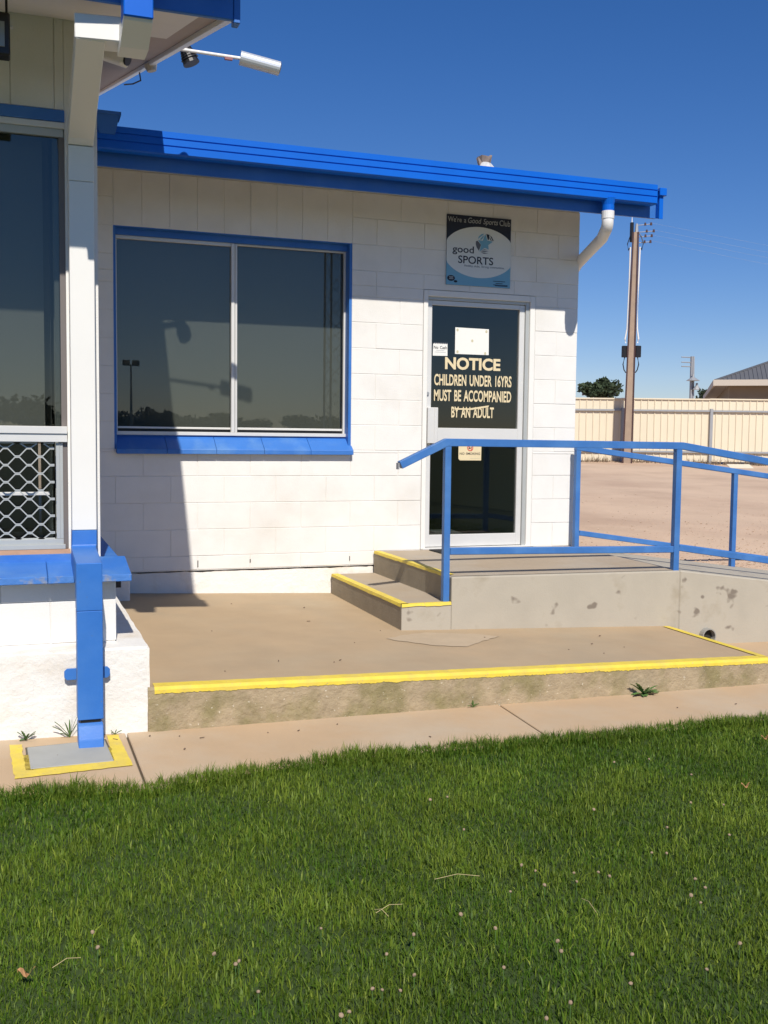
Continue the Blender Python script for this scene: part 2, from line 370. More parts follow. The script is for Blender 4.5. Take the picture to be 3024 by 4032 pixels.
# ------------------------------------------------------------------ landing with steps and ramp
landing = thing('entry_landing', (2.9, -0.8, -0.35), 'grey concrete entry landing with two yellow-edged steps and a ramp running right', 'landing')
def lz(x, y): return -0.004 - 0.010 * max(0, x - 2.2) * min(1, max(0, -y / 1.57))
FY = -1.57
plat = MB()
plat.hexa([(2.0, FY, -0.60), (3.77, FY, -0.60), (3.77, -0.004, -0.60), (2.0, -0.004, -0.60), (2.0, FY, lz(2, FY)), (3.77, FY, lz(3.77, FY)), (3.77, -0.004, -0.004), (2.0, -0.004, -0.004)])
pf = plat.obj('platform', CONC_GREY, landing, bevel=0.010, seg=2)
top = MB().add([(2.012, FY + .02, lz(2, FY) + .003), (3.76, FY + .02, lz(3.77, FY) + .003), (3.77, -0.006, -0.001), (2.012, -0.006, -0.001)], [(0, 1, 2, 3)]).obj('platform_topping', CONC_STEP, landing)
st = MB().box(1.648, 1.998, FY - .006, -0.004, -0.60, -0.173).obj('step', CONC_GREY, landing, bevel=0.008, seg=2)
MB().add([(1.66, FY + .01, -.170), (1.998, FY + .01, -.170), (1.998, -.03, -.170), (1.66, -.03, -.170)], [(0, 1, 2, 3)]).obj('step_topping', CONC_STEP, landing)
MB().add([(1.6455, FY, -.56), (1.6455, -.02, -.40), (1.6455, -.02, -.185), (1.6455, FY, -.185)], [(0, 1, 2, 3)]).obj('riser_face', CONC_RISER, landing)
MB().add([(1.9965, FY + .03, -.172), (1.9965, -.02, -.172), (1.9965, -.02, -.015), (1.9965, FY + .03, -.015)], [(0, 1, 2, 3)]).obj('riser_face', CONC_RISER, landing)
# rails' end block beside the post, ramp
ramp_end = 8.2
def rz(x): return -0.028 - 0.125 * (x - 3.77)
MB().hexa([(3.772, FY, -0.70), (ramp_end, FY, -0.75), (ramp_end, -0.03, -0.75), (3.772, -0.03, -0.70), (3.772, FY, lz(3.77, FY)), (ramp_end, FY, rz(ramp_end)), (ramp_end, -0.03, rz(ramp_end)), (3.772, -0.03, -0.010)]).obj('ramp', CONC_GREY, landing, bevel=0.008)
# yellow nosings
def nosing(pts_top, w, dirn, name='yellow_nosing'):
    v = []; f = []; n = 24
    (x0, y0, z0), (x1, y1, z1) = pts_top
    for i in range(n + 1):
        t = i / n; x = x0 + (x1 - x0) * t; y = y0 + (y1 - y0) * t; z = z0 + (z1 - z0) * t
        q = w + 0.004 * mnoise.noise(Vector((x * 12, y * 12, 4))); lip = 0.010 + 0.006 * mnoise.noise(Vector((x * 20, y * 20, 7)))
        v += [(x + dirn[0] * q, y + dirn[1] * q, z + 0.006), (x - dirn[0] * .001, y - dirn[1] * .001, z + 0.006), (x - dirn[0] * .006, y - dirn[1] * .006, z - 0.004 - lip)]
    for i in range(n):
        a = i * 3; f += [(a, a + 1, a + 4, a + 3), (a + 1, a + 2, a + 5, a + 4)]
    return MB().add(v, f).obj(name, YELLOW, landing)
nosing(((1.648, FY, -.173), (1.648, -0.02, -.173)), 0.052, (1, 0))
nosing(((1.648, FY - .006, -.173), (1.995, FY - .006, -.173)), 0.028, (0, 1))
nosing(((2.0, FY + .07, -0.002), (2.0, -0.02, -0.002)), 0.048, (1, 0))
# drain pipe stub in the ramp wall
dp = MB(); k = 20
for (r0, r1, y0, y1) in ((0.058, 0.050, FY - .045, FY + .001),):
    v = []
    for r, y in ((r0, y0), (r1, y0), (r1, y1), (r0, y1)):
        v += [(4.005 + r * math.cos(2 * math.pi * j / k), y, -0.500 + r * math.sin(2 * math.pi * j / k)) for j in range(k)]
    f = [(a * k + j, a * k + (j + 1) % k, ((a + 1) % 4) * k + (j + 1) % k, ((a + 1) % 4) * k + j) for a in range(4) for j in range(k)]
    dp.add(v, f)
dp.obj('drain_pipe', mat('grey pvc', (0.30, 0.29, 0.26), 0.6), landing, smooth=False)
MB().add([(4.005 + .051 * math.cos(2 * math.pi * j / k), FY - .003, -.5 + .051 * math.sin(2 * math.pi * j / k)) for j in range(k)], [tuple(range(k))]).obj('drain_mouth', mat('dark pipe inside', (0.03, 0.027, 0.02), 0.9), landing)

# ------------------------------------------------------------------ clubhouse wing (rear white block building)
club = thing('clubhouse', (1.8, 2.5, -0.30), 'low white painted block building with blue gutter, wide window and glazed door', 'building')
wall = MB()
ZT = 2.795; DX0, DX1, DZ1 = 2.40, 3.40, 2.085; WX0, WX1, WZ0, WZ1 = 0.0, 1.8, 0.80, 2.40
yc = 0.0042
for b in ((-0.30, WX0, yc, .19, -.11, ZT), (WX0, WX1, yc, .19, -.11, WZ0 - .001), (WX0, WX1, yc, .19, WZ1 + .001, ZT), (WX1, DX0, yc, .19, -.11, ZT), (DX0, DX1, yc, .19, DZ1 + .001, ZT), (DX1, 3.795, yc, .19, -.11, ZT), (DX0, DX1, yc, .19, -.11, -.01)):
    wall.box(*b)
wall_o = wall.obj('wall', WHITE, club)
for q in ((3.60, 3.794, 0.19, 5.0, -.4), (-0.30, 3.794, 5.0, 5.2, -.4), (-.30, -.10, .19, 5.0, -.4)):
    hz = lambda y: 2.785 + .26 * (y + .66)
    MB().hexa([(q[0], q[2], q[4]), (q[1], q[2], q[4]), (q[1], q[3], q[4]), (q[0], q[3], q[4]), (q[0], q[2], hz(q[2])), (q[1], q[2], hz(q[2])), (q[1], q[3], hz(q[3])), (q[0], q[3], hz(q[3]))]).obj('rear_wall', WHITE, club)
sub(club, 'wall_plate', WHITE, (-.30, 3.794, .006, .19, 2.797, 2.955))
# individual blocks
block_cache = {}
def block_mesh(w, h):
    key = (round(w, 3), round(h, 3))
    if key not in block_cache:
        g = 0.0016
        m = MB().box(-w / 2 + g, w / 2 - g, 0, .02, -h / 2 + g, h / 2 - g).mesh('block', 0.0022, 1); m.materials.append(WHITE); block_cache[key] = m
    return block_cache[key]
def put_block(x0, x1, z0, z1, y, parent, first=[None]):
    if x1 - x0 < .03 or z1 - z0 < .02: return
    o = bpy.data.objects.new('block', block_mesh(x1 - x0, z1 - z0))
    jy = (random.random() - .5) * 0.0022
    reg(o, parent, ((x0 + x1) / 2, y + jy, (z0 + z1) / 2))
    o.rotation_euler = ((random.random() - .5) * .006, 0, (random.random() - .5) * .004)
def lay(x0, x1, z0, z1, jstart, y, parent, holes):
    j = jstart
    while .2 * j < z1 - 1e-6:
        a, b = max(.2 * j, z0), min(.2 * j + .2, z1)
        if b > a + .015:
            off = 0.0 if j % 2 == 0 else 0.2
            xs = sorted(set([x0, x1] + [round(off + .4 * k, 3) for k in range(-30, 30) if x0 < off + .4 * k < x1]))
            # z splits caused by openings
            zs = sorted(set([a, b] + [h for H in holes for h in (H[2], H[3]) if a < h < b]))
            for za, zb in zip(zs, zs[1:]):
                segs = [(p, q) for p, q in zip(xs, xs[1:])]
                for H in holes:
                    if H[2] < (za + zb) / 2 < H[3]:
                        out = []
                        for p, q in segs:
                            if q <= H[0] or p >= H[1]: out.append((p, q)); continue
                            if p < H[0]: out.append((p, H[0]))
                            if q > H[1]: out.append((H[1], q))
                        segs = out
                for p, q in segs: put_block(p, q, za, zb, y, parent)
        j += 1
holes = [(WX0, WX1, .78, ZT), (DX0, DX1, -.2, DZ1)]
lay(-0.28, 3.80, -.105, ZT, -1, 0.0, wall_o, holes)
lay(WX0, WX1, .60, .78, 3, 0.0, wall_o, [(WX0, WX1, -1, .60001)]) if False else None
for k in range(9): put_block(.2 * k, .2 * k + .2, WZ1, ZT, 0.0, wall_o)
# rendered footing under the first course
ft = MB(); nn = 70; v = []; f = []
for i in range(nn + 1):
    x = -.30 + (2.05 + .30) * i / nn
    zt_ = -.122 + .012 * mnoise.noise(Vector((x * 7, 0, 3))) + .008 * mnoise.noise(Vector((x * 25, 0, 3))); yo = .018 + .006 * mnoise.noise(Vector((x * 4, 5, 0)))
    v += [(x, .10, zt_), (x, yo, zt_), (x, yo - .006 + .006 * mnoise.noise(Vector((x * 6, 9, 0))), -.22), (x, yo - .012 + .008 * mnoise.noise(Vector((x * 8, 2, 0))), -.40)]
for i in range(nn):
    a = i * 4
    for q in range(3): f.append((a + q, a + q + 1, a + q + 5, a + q + 4))
MB().add(v, f).obj('rendered_footing', WHITE_ROUGH, club)
for x, h_ in ((0.602, .045), (1.002, .022), (1.80, .030)):
    sub(club, 'weep_hole', mat('dark slot', (.10, .09, .08), .9), (x - .0035, x + .0035, -.0015, .004, -.040 - h_, -.035))  # narrow dark strips on the wall face mark the slots

# soffit, gutter, roof
RS = .26
def cr(y, z0): return z0 + RS * (y + .66)
sub(club, 'fascia', BLUE, (-.30, 4.118, -.622, -.600, 2.655, 2.88), bevel=.002)
MB().hexa([(-.28, -.599, cr(-.599, 2.79)), (4.117, -.599, cr(-.599, 2.79)), (4.117, 5.2, cr(5.2, 2.79)), (-.28, 5.2, cr(5.2, 2.79)), (-.28, -.599, cr(-.599, 2.81)), (4.117, -.599, cr(-.599, 2.81)), (4.117, 5.2, cr(5.2, 2.81)), (-.28, 5.2, cr(5.2, 2.81))]).obj('eave_lining', SOFFIT, club)
MB().hexa([(4.119, -.668, 2.645), (4.155, -.668, 2.645), (4.155, 5.2, cr(5.2, 2.66)), (4.119, 5.2, cr(5.2, 2.66)), (4.119, -.668, 2.865), (4.155, -.668, 2.865), (4.155, 5.2, cr(5.2, 2.88)), (4.119, 5.2, cr(5.2, 2.88))]).obj('barge_board', GUTTER, club, bevel=.002)
sub(club, 'barge_cap', GUTTER, (4.108, 4.172, -.690, -.55, 2.822, 2.882), bevel=.004)
def gutter_mesh(x0, x1, y0, z0, h):
    # profile in (y,z): front face with two grooves, rolled lip on top
    P = [(y0 + .09, z0 + .004), (y0 + .012, z0), (y0, z0 + .010), (y0, z0 + h * .36), (y0 + .007, z0 + h * .375), (y0 + .007, z0 + h * .41), (y0, z0 + h * .425),
         (y0, z0 + h * .68), (y0 + .007, z0 + h * .695), (y0 + .007, z0 + h * .73), (y0, z0 + h * .745), (y0, z0 + h), (y0 + .014, z0 + h), (y0 + .016, z0 + h * .9), (y0 + .014, z0 + .02), (y0 + .09, z0 + .02), (y0 + .09, z0 + .004)][:-1]
    return MB().extrude([(x0, a, b) for a, b in P], (x1 - x0, 0, 0))
gut = gutter_mesh(-.26, 4.045, -.745, 2.735, .150).obj('gutter', GUTTER, club)
sub(gut, 'gutter_end_cap', GUTTER, (4.046, 4.049, -.743, -.6635, 2.738, 2.882))
# roof sheet behind the gutter: ribbed, nearly flat
v = []; f = []; n = 0; xs_ = []
x = -.30
while x < 4.2:
    for dx, dz in ((0, 0), (.14, 0), (.155, .022), (.185, .022)): xs_.append((min(x + dx, 4.11), dz))
    x += .2
for x, dz in xs_: v += [(x, -.68, cr(-.68, 2.862) + dz), (x, 5.2, cr(5.2, 2.862) + dz)]
for i in range(len(xs_) - 1): f.append((2 * i, 2 * i + 2, 2 * i + 3, 2 * i + 1))
MB().add(v, f).obj('roof_sheet', mat('zinc roof sheet', (0.45, 0.46, 0.47), 0.5, metal=0.2), club)
# rainwater head at the left end of the gutter
hd = MB(); 
for z0, z1, a0, a1 in ((2.83, 2.945, .050, .075), (2.945, 2.965, .085, .085)):
    hd.hexa([(-.10 - a0, -.70 - a0, z0), (-.10 + a0, -.70 - a0, z0), (-.10 + a0, -.70 + a0, z0), (-.10 - a0, -.70 + a0, z0), (-.10 - a1, -.70 - a1, z1), (-.10 + a1, -.70 - a1, z1), (-.10 + a1, -.70 + a1, z1), (-.10 - a1, -.70 + a1, z1)])
hd.obj('rainwater_head', BLUE, club)

# downpipe at the right corner
pop = MB().cone((3.636, -.70, 2.700), (3.636, -.70, 2.755), .045, .058, 18).cone((3.636, -.70, 2.655), (3.636, -.70, 2.702), .047, .047, 18).obj('downpipe_outlet', GUTTER, club)
pth = [(3.636, -.70, 2.66), (3.636, -.70, 2.575)]
for t in range(1, 6):
    a = R(9 * t); pth.append((3.636 + .012 * (1 - math.cos(a)) * 8 * .3, -.70 + .06 * (1 - math.cos(a)) * 1.6, 2.575 - .06 * math.sin(a)))
end = (3.852, .015, 2.36)
pth += [(3.70, -.52, 2.49), (3.845, .10, 2.395), (3.855, .20, 2.34), (3.857, .22, 2.26), (3.857, .22, -.28)]
MB().tube(pth, .045, 18, up=(0, 1, .01)).obj('downpipe', PVC, club, smooth=True)
MB().tube([(3.636, -.70, 2.658), (3.636, -.70, 2.600)], .049, 18, up=(0, 1, 0)).obj('downpipe_collar', PVC, club, smooth=False)

# window
win = sub(club, 'window', BLUE, (WX0, WX1, .002, .12, WZ1 - .004, WZ1 + .002), (WX0 - .002, WX0 + .016, .003, .12, .80, WZ1 - .004), (WX1 - .020, WX1 + .002, .003, .12, .80, WZ1 - .004),
          (WX0 + .016, WX1 - .020, .06, .12, WZ1 - .05, WZ1 - .004))
yg = .095
sub(win, 'frame', ALU, (.016, .895, yg - .012, yg + .03, 2.325, 2.351), (.016, .030, yg - .012, yg + .03, .930, 2.325), (.016, 1.78, yg - .03, yg + .03, .904, .930), (1.765, 1.78, yg, yg + .03, .930, 2.351), (.895, 1.765, yg, yg + .03, 2.338, 2.351), bevel=0.002)
sub(win, 'sash_rail', ALU, (.032, .868, yg + .004, yg + .024, .951, .966), (.925, 1.763, yg + .016, yg + .036, .951, .968), bevel=0.002)
sub(win, 'mullion', ALU, (.869, .895, yg - .026, yg + .014, .931, 2.346), (.899, .915, yg - .020, yg + .018, .931, 2.346), bevel=0.002)
sub(win, 'pane', GLASS, (.030, .870, yg + .010, yg + .015, .966, 2.326))
sub(win, 'pane', GLASS, (.914, 1.766, yg + .024, yg + .029, .968, 2.340))
sub(win, 'track_shade_strip', BLACK, (.030, 1.766, yg + .032, yg + .04, .9305, .952))  # solid black strip standing in for the shade in the track gap
sill = MB().add([(WX0 + .01, .085, .903), (WX1 - .002, .085, .903), (WX1 - .002, .085, .80), (WX0 + .01, .085, .80)], [(0, 1, 2, 3)]).obj('sill', BLUE_SILL, win)
xs_ = [WX0 + .008, .46, .885, 1.31, 1.70, WX1 + .010] ; xs_ = [WX0 + .008, .37, .735, 1.10, 1.465, WX1 + .010]
for a, b in zip(xs_, xs_[1:]):
    j = (random.random() - .5) * .004
    MB().hexa([(a + .001, -.052 + j, .765), (b - .001, -.052 + j, .765), (b - .001, .09, .785), (a + .001, .09, .785), (a + .001, -.052 + j, .800), (b - .001, -.052 + j, .800), (b - .001, .09, .900), (a + .001, .09, .900)]).obj('sill_tile', BLUE_SILL, sill, bevel=.0025)
# blind and dim rooms behind the glass
sub(club, 'roller_blind', BLIND, (.02, 1.785, .205, .212, .80, 2.42))
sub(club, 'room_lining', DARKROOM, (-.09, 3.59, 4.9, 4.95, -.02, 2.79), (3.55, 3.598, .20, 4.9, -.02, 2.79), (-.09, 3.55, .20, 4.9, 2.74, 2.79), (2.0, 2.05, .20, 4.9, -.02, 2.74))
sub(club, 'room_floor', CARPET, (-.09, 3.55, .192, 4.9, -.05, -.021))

# door
yd = 0.045
door_frame = sub(club, 'door_frame', WHITE_PIPE, (2.402, 2.440, -.004, .10, 0.0, 2.083), (3.352, 3.398, -.002, .10, 0.0, 2.083), (2.440, 3.352, -.004, .10, 2.035, 2.083), bevel=.003)
sub(door_frame, 'jamb', ALU_D, (3.318, 3.352, .012, .09, 0.012, 2.035), (2.440, 3.318, .014, .09, 2.010, 2.035), bevel=.002)
sub(door_frame, 'threshold', ALU, (2.41, 3.39, -.02, .10, -.002, .014), bevel=.003)
door = sub(club, 'door', ALU, (2.440, 2.487, yd - .02, yd + .025, .018, 2.008), (3.268, 3.316, yd - .02, yd + .025, .018, 2.008), (2.487, 3.268, yd - .02, yd + .025, 1.970, 2.008),
           (2.487, 3.268, yd - .02, yd + .025, .865, .988), (2.487, 3.268, yd - .02, yd + .025, .018, .116), bevel=.003)
sub(door, 'upper_pane', GLASS_D, (2.487, 3.268, yd, yd + .006, .988, 1.970))
sub(door, 'lower_pane', GLASS_D, (2.487, 3.268, yd, yd + .006, .116, .865))
sub(door, 'push_plate', ALU, (2.446, 2.532, yd - .055, yd - .021, .86, 1.150), (2.500, 2.536, yd - .058, yd - .02, .86, 1.150), bevel=.004)
MB().cone((2.452, yd - .033, 1.262), (2.452, yd - .020, 1.262), .013, .015, 14).obj('lock_cylinder', GALV, door)
yt = yd - .0015
text('lettering', 'NOTICE', 2.612, 3.108, 1.462, 1.562, yt, CREAM, door, bold=0.035)
text('lettering', 'CHILDREN UNDER 16YRS', 2.519, 3.213, 1.331, 1.424, yt, CREAM, door, bold=0.022)
text('lettering', 'MUST BE ACCOMPANIED', 2.519, 3.213, 1.205, 1.298, yt, CREAM, door, bold=0.022)
text('lettering', 'BY AN ADULT', 2.674, 3.056, 1.073, 1.162, yt, CREAM, door, bold=0.022)
flat('peeled_vinyl_strip', [(2.705, 1.138), (2.70, 1.150), (2.83, 1.150), (3.01, 1.178), (3.005, 1.164), (2.85, 1.138)], yt - .0012, CREAM, door)

# ------------------------------------------------------------------ things on the door and wall
ys = yd - .0008
pp = thing('notice_sheet', (2.85, ys, 1.59), 'blank white sheet with five yellowed tape dots on the door glass', 'paper')
flat('sheet', [(2.698, 1.589), (3.000, 1.590), (2.998, 1.800), (2.698, 1.803)], ys, PAPER, pp, .001)
for x, z in ((2.718, 1.783), (2.976, 1.780), (2.720, 1.607), (2.968, 1.602), (2.850, 1.700)):
    flat('tape_dot', [(x + .010 * math.cos(t * .628), z + .012 * math.sin(t * .628)) for t in range(10)], ys - .0012, TACK, pp)
nc = thing('no_cash_card', (2.57, ys, 1.57), 'small white card reading No Cash on the door glass', 'notice')
flat('card', [(2.503, 1.568), (2.632, 1.570), (2.631, 1.667), (2.505, 1.667)], ys, PAPER, nc, .001)
for i in range(16):
    flat('checker_square', [(2.505 + .0079 * i, 1.664 + .005 * (i % 2)), (2.5125 + .0079 * i, 1.664 + .005 * (i % 2)), (2.5125 + .0079 * i, 1.670 + .005 * (i % 2)), (2.505 + .0079 * i, 1.670 + .005 * (i % 2))], ys - .0012, INKGREY, nc)
text('lettering', 'No Cash', 2.511, 2.626, 1.623, 1.648, ys - .0012, INK, nc, bold=.012)
for z, a, b in ((1.610, 2.533, 2.603), (1.596, 2.520, 2.616)):
    flat('small_print_line', [(a, z), (b, z), (b, z + .004), (a, z + .004)], ys - .0012, mat('faded print', (0.42, 0.44, 0.45), .7), nc)
ns_ = thing('no_smoking_sticker', (2.85, ys, .72), 'cream no smoking sticker on the lower door glass', 'sticker')
flat('sticker', [(2.757, .724), (2.744, .738), (2.743, .850), (2.949, .852), (2.948, .724)], ys, CREAM, ns_, .001)
k = 24
def ring(cx, cz, r0, r1, y, m, parent, name, a0=0, a1=2 * math.pi, n=24, sx=1.0):
    o = [(cx + r1 * sx * math.cos(a0 + (a1 - a0) * i / n), cz + r1 * math.sin(a0 + (a1 - a0) * i / n)) for i in range(n + 1)]
    q = [(cx + r0 * sx * math.cos(a0 + (a1 - a0) * i / n), cz + r0 * math.sin(a0 + (a1 - a0) * i / n)) for i in range(n + 1)]
    v = [(p[0], y, p[1]) for p in o + q]; f = [(i, i + 1, n + 2 + i, n + 1 + i) for i in range(n)]
    return MB().add(v, f).obj(name, m, parent)
ring(2.848, .826, .019, .027, ys - .0015, RED, ns_, 'prohibition_ring')
flat('prohibition_bar', [(2.833, .845), (2.829, .841), (2.863, .807), (2.867, .811)], ys - .0014, RED, ns_)
flat('cigarette_mark', [(2.832, .818), (2.846, .818), (2.846, .832), (2.836, .830)], ys - .0012, INK, ns_)
flat('smoke_mark', [(2.852, .824), (2.860, .822), (2.862, .834), (2.857, .836)], ys - .0012, INK, ns_)
text('lettering', 'NO SMOKING', 2.754, 2.938, .770, .789, ys - .0012, INK, ns_, bold=.012)
flat('small_print_line', [(2.85, .739), (2.935, .739), (2.935, .743), (2.85, .743)], ys - .0012, TACK, ns_)

# club sign over the door
SX0, SX1, SZ0, SZ1 = 2.588, 3.157, 2.134, 2.690
sign = thing('club_sign', (2.87, 0, SZ0), 'square navy and light blue sign reading good SPORTS above the door', 'sign')
bd = MB().box(SX0, SX1, -.0075, -.002, SZ0, SZ1).obj('board', NAVY, sign, bevel=.001)
SU = lambda u: SX0 + u * (SX1 - SX0); SV = lambda v_: SZ1 - v_ * (SZ1 - SZ0)
y1 = -.0078
flat('light_blue_panel', [(SX0, SV(.52)), (SX1, SV(.52)), (SX1, SZ0), (SX0, SZ0)], y1, LBLUE, sign)
pts = []
for i in range(64):
    a = 2 * math.pi * i / 64; u = .51 + .563 * math.cos(a); w = .515 + .365 * math.sin(a); pts.append((SU(min(.999, max(.001, u))), SV(w)))
flat('white_oval', pts, y1 - .0007, SIGNW, sign)
SIGNTXT = mat('sign grey lettering', (0.42, 0.43, 0.42), .5)
text('lettering', "We're a", SU(.015), SU(.295), SV(.105), SV(.028), y1 - .0003, SIGNTXT, sign, bold=.006)
text('lettering', 'Good Sports', SU(.325), SU(.79), SV(.128), SV(.026), y1 - .0003, SIGNTXT, sign, bold=.006, shear=.18)
text('lettering', 'Club', SU(.815), SU(.985), SV(.108), SV(.026), y1 - .0003, SIGNTXT, sign, bold=.006)
y2 = y1 - .0014
text('lettering', 'good', SU(.09), SU(.42), SV(.565), SV(.435), y2, NAVY, sign, bold=.012)
text('lettering', 'SPORTS', SU(.18), SU(.725), SV(.685), SV(.575), y2, NAVY, sign, bold=.012)
text('lettering', 'Healthy clubs. Strong communities.', SU(.275), SU(.905), SV(.738), SV(.698), y2, INKGREY, sign)
LC = (SU(.585), SV(.395)); lr = .083
star = []
tips = [(970, 490), (1112, 632), (1035, 782), (872, 826), (838, 612)]
inn = [(1005, 610), (1030, 690), (965, 742), (905, 715), (905, 625)]
ic = lambda p: (SU((p[0] - 265) / 1190), SV((p[1] - 128 - (p[0] - 265) * .055) / 1335))
tips = [(972, 487), (1115, 634), (1040, 786), (868, 830), (836, 606)]; inn = [(1012, 612), (1030, 700), (966, 756), (898, 700), (925, 620)]
flat('star_mark', [ic(p) for q in zip(tips, inn) for p in q], y2, LBLUE, sign)
flat('emblem_segment', [ic(p) for p in ((990, 487), (1050, 505), (1040, 600), (1018, 600))], y2 - .0001, NAVY, sign)
flat('emblem_segment', [ic(p) for p in ((1060, 512), (1095, 545), (1130, 620), (1112, 622), (1080, 560))], y2 - .0001, NAVY, sign)
flat('emblem_segment', [ic(p) for p in ((1050, 545), (1075, 575), (1095, 620), (1078, 620), (1052, 575))], y2 - .0002, INKGREY, sign)
flat('emblem_segment', [ic(p) for p in ((955, 485), (905, 492), (850, 540), (836, 592), (870, 560), (925, 515))], y2 - .0001, LBLUE, sign)
flat('emblem_segment', [ic(p) for p in ((955, 510), (910, 545), (870, 600), (905, 602), (935, 560))], y2 - .0002, LBLUE, sign)
flat('emblem_segment', [ic(p) for p in ((800, 632), (830, 622), (895, 700), (858, 815), (815, 750), (797, 690))], y2 - .0001, INKGREY, sign)
for (a, b, c, d) in (((885, 812), (960, 785), (1030, 800), (960, 800)), ((880, 828), (950, 815), (1040, 825), (960, 836)), ((890, 842), (960, 848), (1032, 862), (950, 868))):
    flat('emblem_segment', [ic(p) for p in (a, b, c, d)], y2 - .0001, INKGREY, sign)
flat('corner_badge', [(SU(.075 + .06 * math.cos(t * .314)), SV(.905 + .042 * math.sin(t * .314))) for t in range(20)], y1 - .0007, NAVY, sign)
flat('corner_badge', [(SU(.145 + .028 * math.cos(t * .314)), SV(.948 + .017 * math.sin(t * .314))) for t in range(20)], y1 - .0009, NAVY, sign)
for z_, a, b in ((.888, .045, .11), (.905, .05, .105), (.92, .045, .11)):
    flat('small_print_line', [(SU(a), SV(z_)), (SU(b), SV(z_)), (SU(b), SV(z_ - .008)), (SU(a), SV(z_ - .008))], y1 - .0016, SIGNTXT, sign)
for z_, a, b in ((.915, .73, .92), (.945, .77, .88), (.968, .73, .96), (.98, .76, .96)):
    flat('small_print_line', [(SU(a), SV(z_)), (SU(b), SV(z_)), (SU(b), SV(z_ - .009)), (SU(a), SV(z_ - .009))], y1 - .0008, NAVY, sign)

# rubber mat at the door
mt = thing('door_mat', (2.95, -.22, 0), 'black ribbed rubber mat lying on the landing at the door', 'mat')
for i in range(9):
    sub(mt, 'mat_bar', RUBBER, (2.45, 3.38, -.36 + .034 * i, -.342 + .034 * i, -.002, .010))
for i in range(20):
    sub(mt, 'mat_cross_bar', RUBBER, (2.452 + .0485 * i, 2.462 + .0485 * i, -.358, -.072, .000, .007))

# roof vent cowl
vc = thing('roof_vent', (2.68, -.52, 2.90), 'small weathered brown vent cowl with pale flashing on the blue roof edge', 'vent')
fl = MB().cone((2.685, -.50, 2.925), (2.685, -.50, 2.978), .070, .045, 9).obj('flashing', TINPLATE, vc); roughen(fl, .016, 30)
cw = MB().cone((2.682, -.50, 2.955), (2.680, -.50, 3.020), .036, .055, 8).cone((2.65, -.50, 2.975), (2.622, -.50, 3.010), .026, .012, 6).cone((2.70, -.50, 2.99), (2.735, -.50, 3.040), .022, .006, 5).obj('cowl', BIRD, vc); roughen(cw, .018, 26)

# ------------------------------------------------------------------ handrails
fr = thing('handrail', (2.9, FY + .03, 0), 'blue square-tube handrail along the front of landing and ramp', 'handrail')
RY = FY + .035; s = .048
def post(parent, x, y, z0, z1, w=.0435): MB().box(x - w / 2, x + w / 2, y - w / 2, y + w / 2, z0, z1).obj('post', RAIL, parent, bevel=.004, seg=2)
post(fr, 1.968, RY - .001, -.172, .858)
post(fr, 3.745, RY, -.03, .855, .0455)
post(fr, 5.60, RY, rz(5.6), .62); post(fr, 7.2, RY, rz(7.2), .42)
MB().rect([(1.640, RY, .727), (1.958, RY, .876), (3.772, RY, .868), (7.3, RY, .868 - .148 * 3.528)], .050, .050).obj('top_rail', RAIL, fr, bevel=.004, seg=2)
MB().rect([(1.992, RY, .163), (3.721, RY, .131)], .046, .046).obj('bottom_rail', RAIL, fr, bevel=.004)
MB().rect([(3.769, RY, .142), (7.2, RY, .142 - .148 * 3.43)], .046, .046).obj('bottom_rail', RAIL, fr, bevel=.004)
sub(fr, 'end_cap', GALV, (1.622, 1.630, RY - .02, RY + .02, .70, .742))
br = thing('handrail', (3.80, -.10, 0), 'blue handrail starting at the wall corner on the far side of the ramp', 'handrail')
BY = -.10
post(br, 3.772, BY, -.02, .832)
post(br, 5.375, BY, rz(5.38) + .01, .655); post(br, 7.0, BY, rz(7.0), .45)
MB().rect([(3.750, BY, .840), (7.1, BY, .840 - .124 * 3.35)], .048, .048).obj('top_rail', RAIL, br, bevel=.004)
MB().rect([(3.797, BY, .118), (7.0, BY, .118 - .140 * 3.2)], .044, .044).obj('bottom_rail', RAIL, br, bevel=.004)

# ------------------------------------------------------------------ left building (clubrooms)
lb = thing('clubrooms', (-1.8, -1.5, -0.5), 'white building at left with raked blue roof edge, blue sill and screened window', 'building')
PX = -.105; PYF = -2.875
pl = MB().box(-4.0, PX, PYF, -.06, -.62, -.088).obj('plinth', WHITE_ROUGH, lb); roughen(pl, .0, 1)
bm = bmesh.new(); bm.from_mesh(pl.data)
bmesh.ops.bevel(bm, geom=list(bm.edges), offset=.012, segments=2, affect='EDGES'); 
for ax in range(5): bmesh.ops.subdivide_edges(bm, edges=[e for e in bm.edges if e.calc_length() > .06], cuts=1, use_grid_fill=True)
for vtx in bm.verts:
    q = vtx.co * 7; q2 = vtx.co * 23
    d = mnoise.noise(q) * .007 + mnoise.noise(q2) * .002
    vtx.co += Vector((d * .6, d * .7, d * .4))
bm.to_mesh(pl.data); bm.free()
LWY = -2.715; LWX = -.242
lw = sub(lb, 'lower_wall', WHITE, (-4.0, LWX - .006, LWY + .006, -.07, -.10, .215))
def lay2(x0, x1, z0, z1, cuts_z, y, parent, offs):
    for (a, b), off in zip(zip(cuts_z, cuts_z[1:]), offs):
        xs = sorted([x1] + [x1 - off - .4 * k for k in range(0, 10) if x1 - off - .4 * k > x0 and off + .4 * k > .01] + [x0])
        for p, q in zip(xs, xs[1:]): put_block(p, q, a, b, y, parent)
lay2(-3.0, LWX, -.085, .215, [-.082, .118, .215], LWY, lw, [.30, .12])
for a, b in ((-.082, .118), (.118, .215)):                     # side return blocks
    pass
